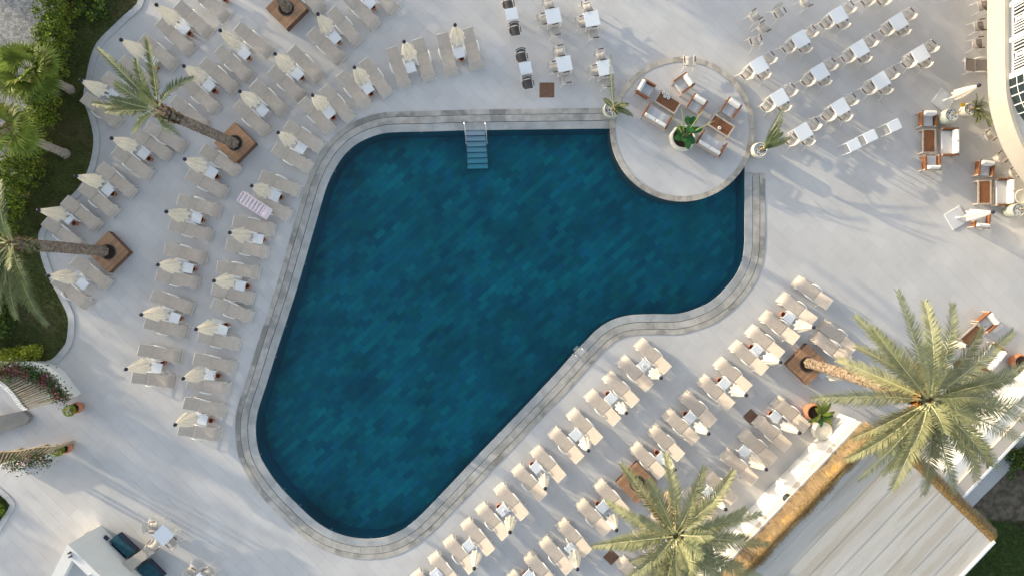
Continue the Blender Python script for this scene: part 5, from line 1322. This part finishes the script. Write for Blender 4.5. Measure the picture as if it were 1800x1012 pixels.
# big pot with banana leaves on the round terrace
t, top, o = pot_thing('potted_banana', 'large cream pot with dark green banana leaves on the round terrace', 'potted plant', 1201.5, 241.5, .60, .72, 'potcream', PLAT_Z)
def blade(base, d_, ln, w, droop, m):
    mb = MB(); d_ = d_.normalized(); s = d_.cross(Vector((0, 0, 1))).normalized(); K = 7; vs = []
    for i in range(K + 1):
        f = i / K; p = base + d_ * ln * f + Vector((0, 0, -droop * ln * f * f)); ww = w * math.sin(math.pi * (.06 + .9 * f)) ** .7; vs += [p - s * ww + Vector((0, 0, .12 * ww)), p, p + s * ww + Vector((0, 0, .12 * ww))]
    fs = []
    for i in range(K):
        a = i * 3; fs += [(a, a + 1, a + 4, a + 3), (a + 1, a + 2, a + 5, a + 4)]
    mb.add(vs, fs); return mb.mesh('leaf', M[m], True)
for dx, dy, el, ln, w, b0, m in ((15, -45, .9, .62, .17, (.25, .5, .5), 'banana'), (-8, -45, .8, .6, .16, (.1, .5, .5), 'banana'), (45, -8, .4, .75, .17, (.2, .2, .4), 'banana'), (-40, 8, .5, .6, .2, (0, 0, .25), 'banana'), (8, 45, .4, .6, .17, (.1, -.1, .25), 'banana'), (-25, -30, .7, .6, .2, (-.1, .1, .3), 'banana'), (35, 30, .5, .6, .2, (.1, 0, .2), 'banana'), (-10, 25, .9, .5, .16, (0, 0, .2), 'banana'), (20, -20, 1.0, .6, .2, (.1, .2, .3), 'banana'), (-45, -10, .9, .4, .15, (0, .2, .2), 'banana')):
    d_ = Vector((dx, -dy, 0)).normalized() * math.cos(el) + Vector((0, 0, math.sin(el))); obj('leaf', blade(top + Vector(b0), d_, ln, w, .45, m), t)
for tx, ty, tz in ((1198, 190, 1.9), (1235, 195, 1.6), (1256, 213, 1.5), (1180, 202, 1.6), (1188, 222, 1.2)):
    e = P(tx, ty, PLAT_Z + tz) - o; mb = MB(); mb.tube([top, top.lerp(e, .5) + Vector((0, 0, .25)), e], [.04, .03, .016], 6); obj('leaf_stalk', mb.mesh('leaf_stalk', mat('leaf_stalk', (.30, .33, .10), .5) if 'leaf_stalk' not in bpy.data.materials else bpy.data.materials['leaf_stalk']), t)
mb = MB(); mb.tube([top + Vector((-.15, -.1, 0)), top + Vector((-.05, .05, .5))], [.09, .06], 8); obj('stem', mb.mesh('stem', M['leaf_dark']), t)
# pots along the right edge
pot_thing('cream_urn', 'round cream urn at the right edge behind the sofa', 'urn', 1797, 346, .36, .8, 'potcream', 0, 'potcream')
t, top, o = pot_thing('tall_vase', 'glazed grey green vase of pebbles at the right edge', 'vase', 1791, 369.5, .33, .9, 'potgrey', 0, 'pebble'); mb = MB(); mb.tube([top, top + Vector((.3, .05, .15))], [.03, .02], 6); obj('stem', mb.mesh('stem', M['boot']), t)
pot_thing('terracotta_pot', 'large round terracotta pot at the right edge', 'pot', 1797, 637, .40, .62, 'terracotta'); pot_thing('cream_urn', 'cream urn below the terracotta pot at the right edge', 'urn', 1800, 655, .38, .62, 'potcream')
t, top, o = pot_thing('terracotta_pot', 'terracotta pot with a broad leaved plant by the white wall', 'potted plant', 1433, 725, .40, .78, 'terracotta')
for k in range(22):
    a = k * 2.4; el = R.uniform(.2, 1.0); d_ = Vector((math.cos(a), math.sin(a), 0)) * math.cos(el) + Vector((.35, -.2, math.sin(el))); obj('leaf', blade(top + Vector((.25, -.12, .1)), d_, R.uniform(.6, 1.05), .10, .5, 'banana' if k % 4 == 0 else 'fan'), t)
pot_thing('cream_urn', 'wide cream urn against the end of the white wall', 'urn', 1448, 757, .44, .95, 'potcream', 0, 'potcream')
for x, y, bx, by, lab in ((131, 717, 122, 721, 'clipped ball shrub in a terracotta pot at the larger pergola'), (112, 788, 102, 791, 'clipped ball shrub in a terracotta pot at the smaller pergola')):
    t, top, o = pot_thing('potted_shrub', lab, 'potted shrub', x, y, .26, .5, 'terracotta'); mb = MB()
    q = P(bx, by, .85) - o
    for _ in range(520): leafq(mb, q + Vector((R.gauss(0, 1), R.gauss(0, 1), R.gauss(0, 1))).normalized() * .28 * R.uniform(.85, 1.05), .075)
    x_ = obj('foliage', mb.mesh('foliage', M['leaf']), t, kind='stuff'); mb = MB(); mb.tube([top, q], .03, 6); obj('stem', mb.mesh('stem', M['trunk']), t)

# ---- unseen trees beyond the frame, placed and shaped to shade the deck
def crown_mesh(seed, rad, hgt, cnt, size, leaf='leaf'):
    rnd = random.Random(seed); mb = MB(); cl = []
    for _ in range(34):
        d_ = Vector((rnd.gauss(0, 1), rnd.gauss(0, 1), rnd.gauss(0, .8))).normalized() * rnd.uniform(.35, 1); cl.append((Vector((d_.x * rad, d_.y * rad, d_.z * hgt)), rnd.uniform(.28, .48) * rad))
    for _ in range(cnt):
        p, s = rnd.choice(cl); leafq(mb, p + Vector((rnd.gauss(0, 1), rnd.gauss(0, 1), rnd.gauss(0, 1))).normalized() * s * rnd.uniform(.5, 1.05), size * rnd.uniform(.7, 1.4))
    return mb.mesh('crown', M[leaf])
CR = [crown_mesh(51, 1.0, .8, 1050, .12), crown_mesh(52, 1.0, .8, 480, .13)]
mb = MB(); mb.tube([(0, 0, 0), (.05, .03, .5), (0, 0, 1)], [.09, .07, .05], 8)
for k in range(5): a = k * 1.26; mb.tube([(0, 0, .75), (math.cos(a) * .3, math.sin(a) * .3, 1.25)], [.04, .015], 5)
TR = mb.mesh('trunk', M['trunk'])
for i, (sa, sp, h, r, ck) in enumerate(TREES):       # sa: metres towards the sun, sp: metres across
    x, y = -.872 * sa + .49 * sp, .49 * sa + .872 * sp
    t = thing('unseen_shade_tree', 'unseen broadleaf tree placed beyond the frame to shade the deck', 'tree', (x, y, 0), 0, 'unseen shade trees beyond the frame')
    o = obj('trunk', TR, t); o.scale = (h * .3, h * .3, h * .62); c = obj('crown', CR[ck], t, (0, 0, h - r * .8), R.uniform(0, 6)); c.scale = (r, r, r)
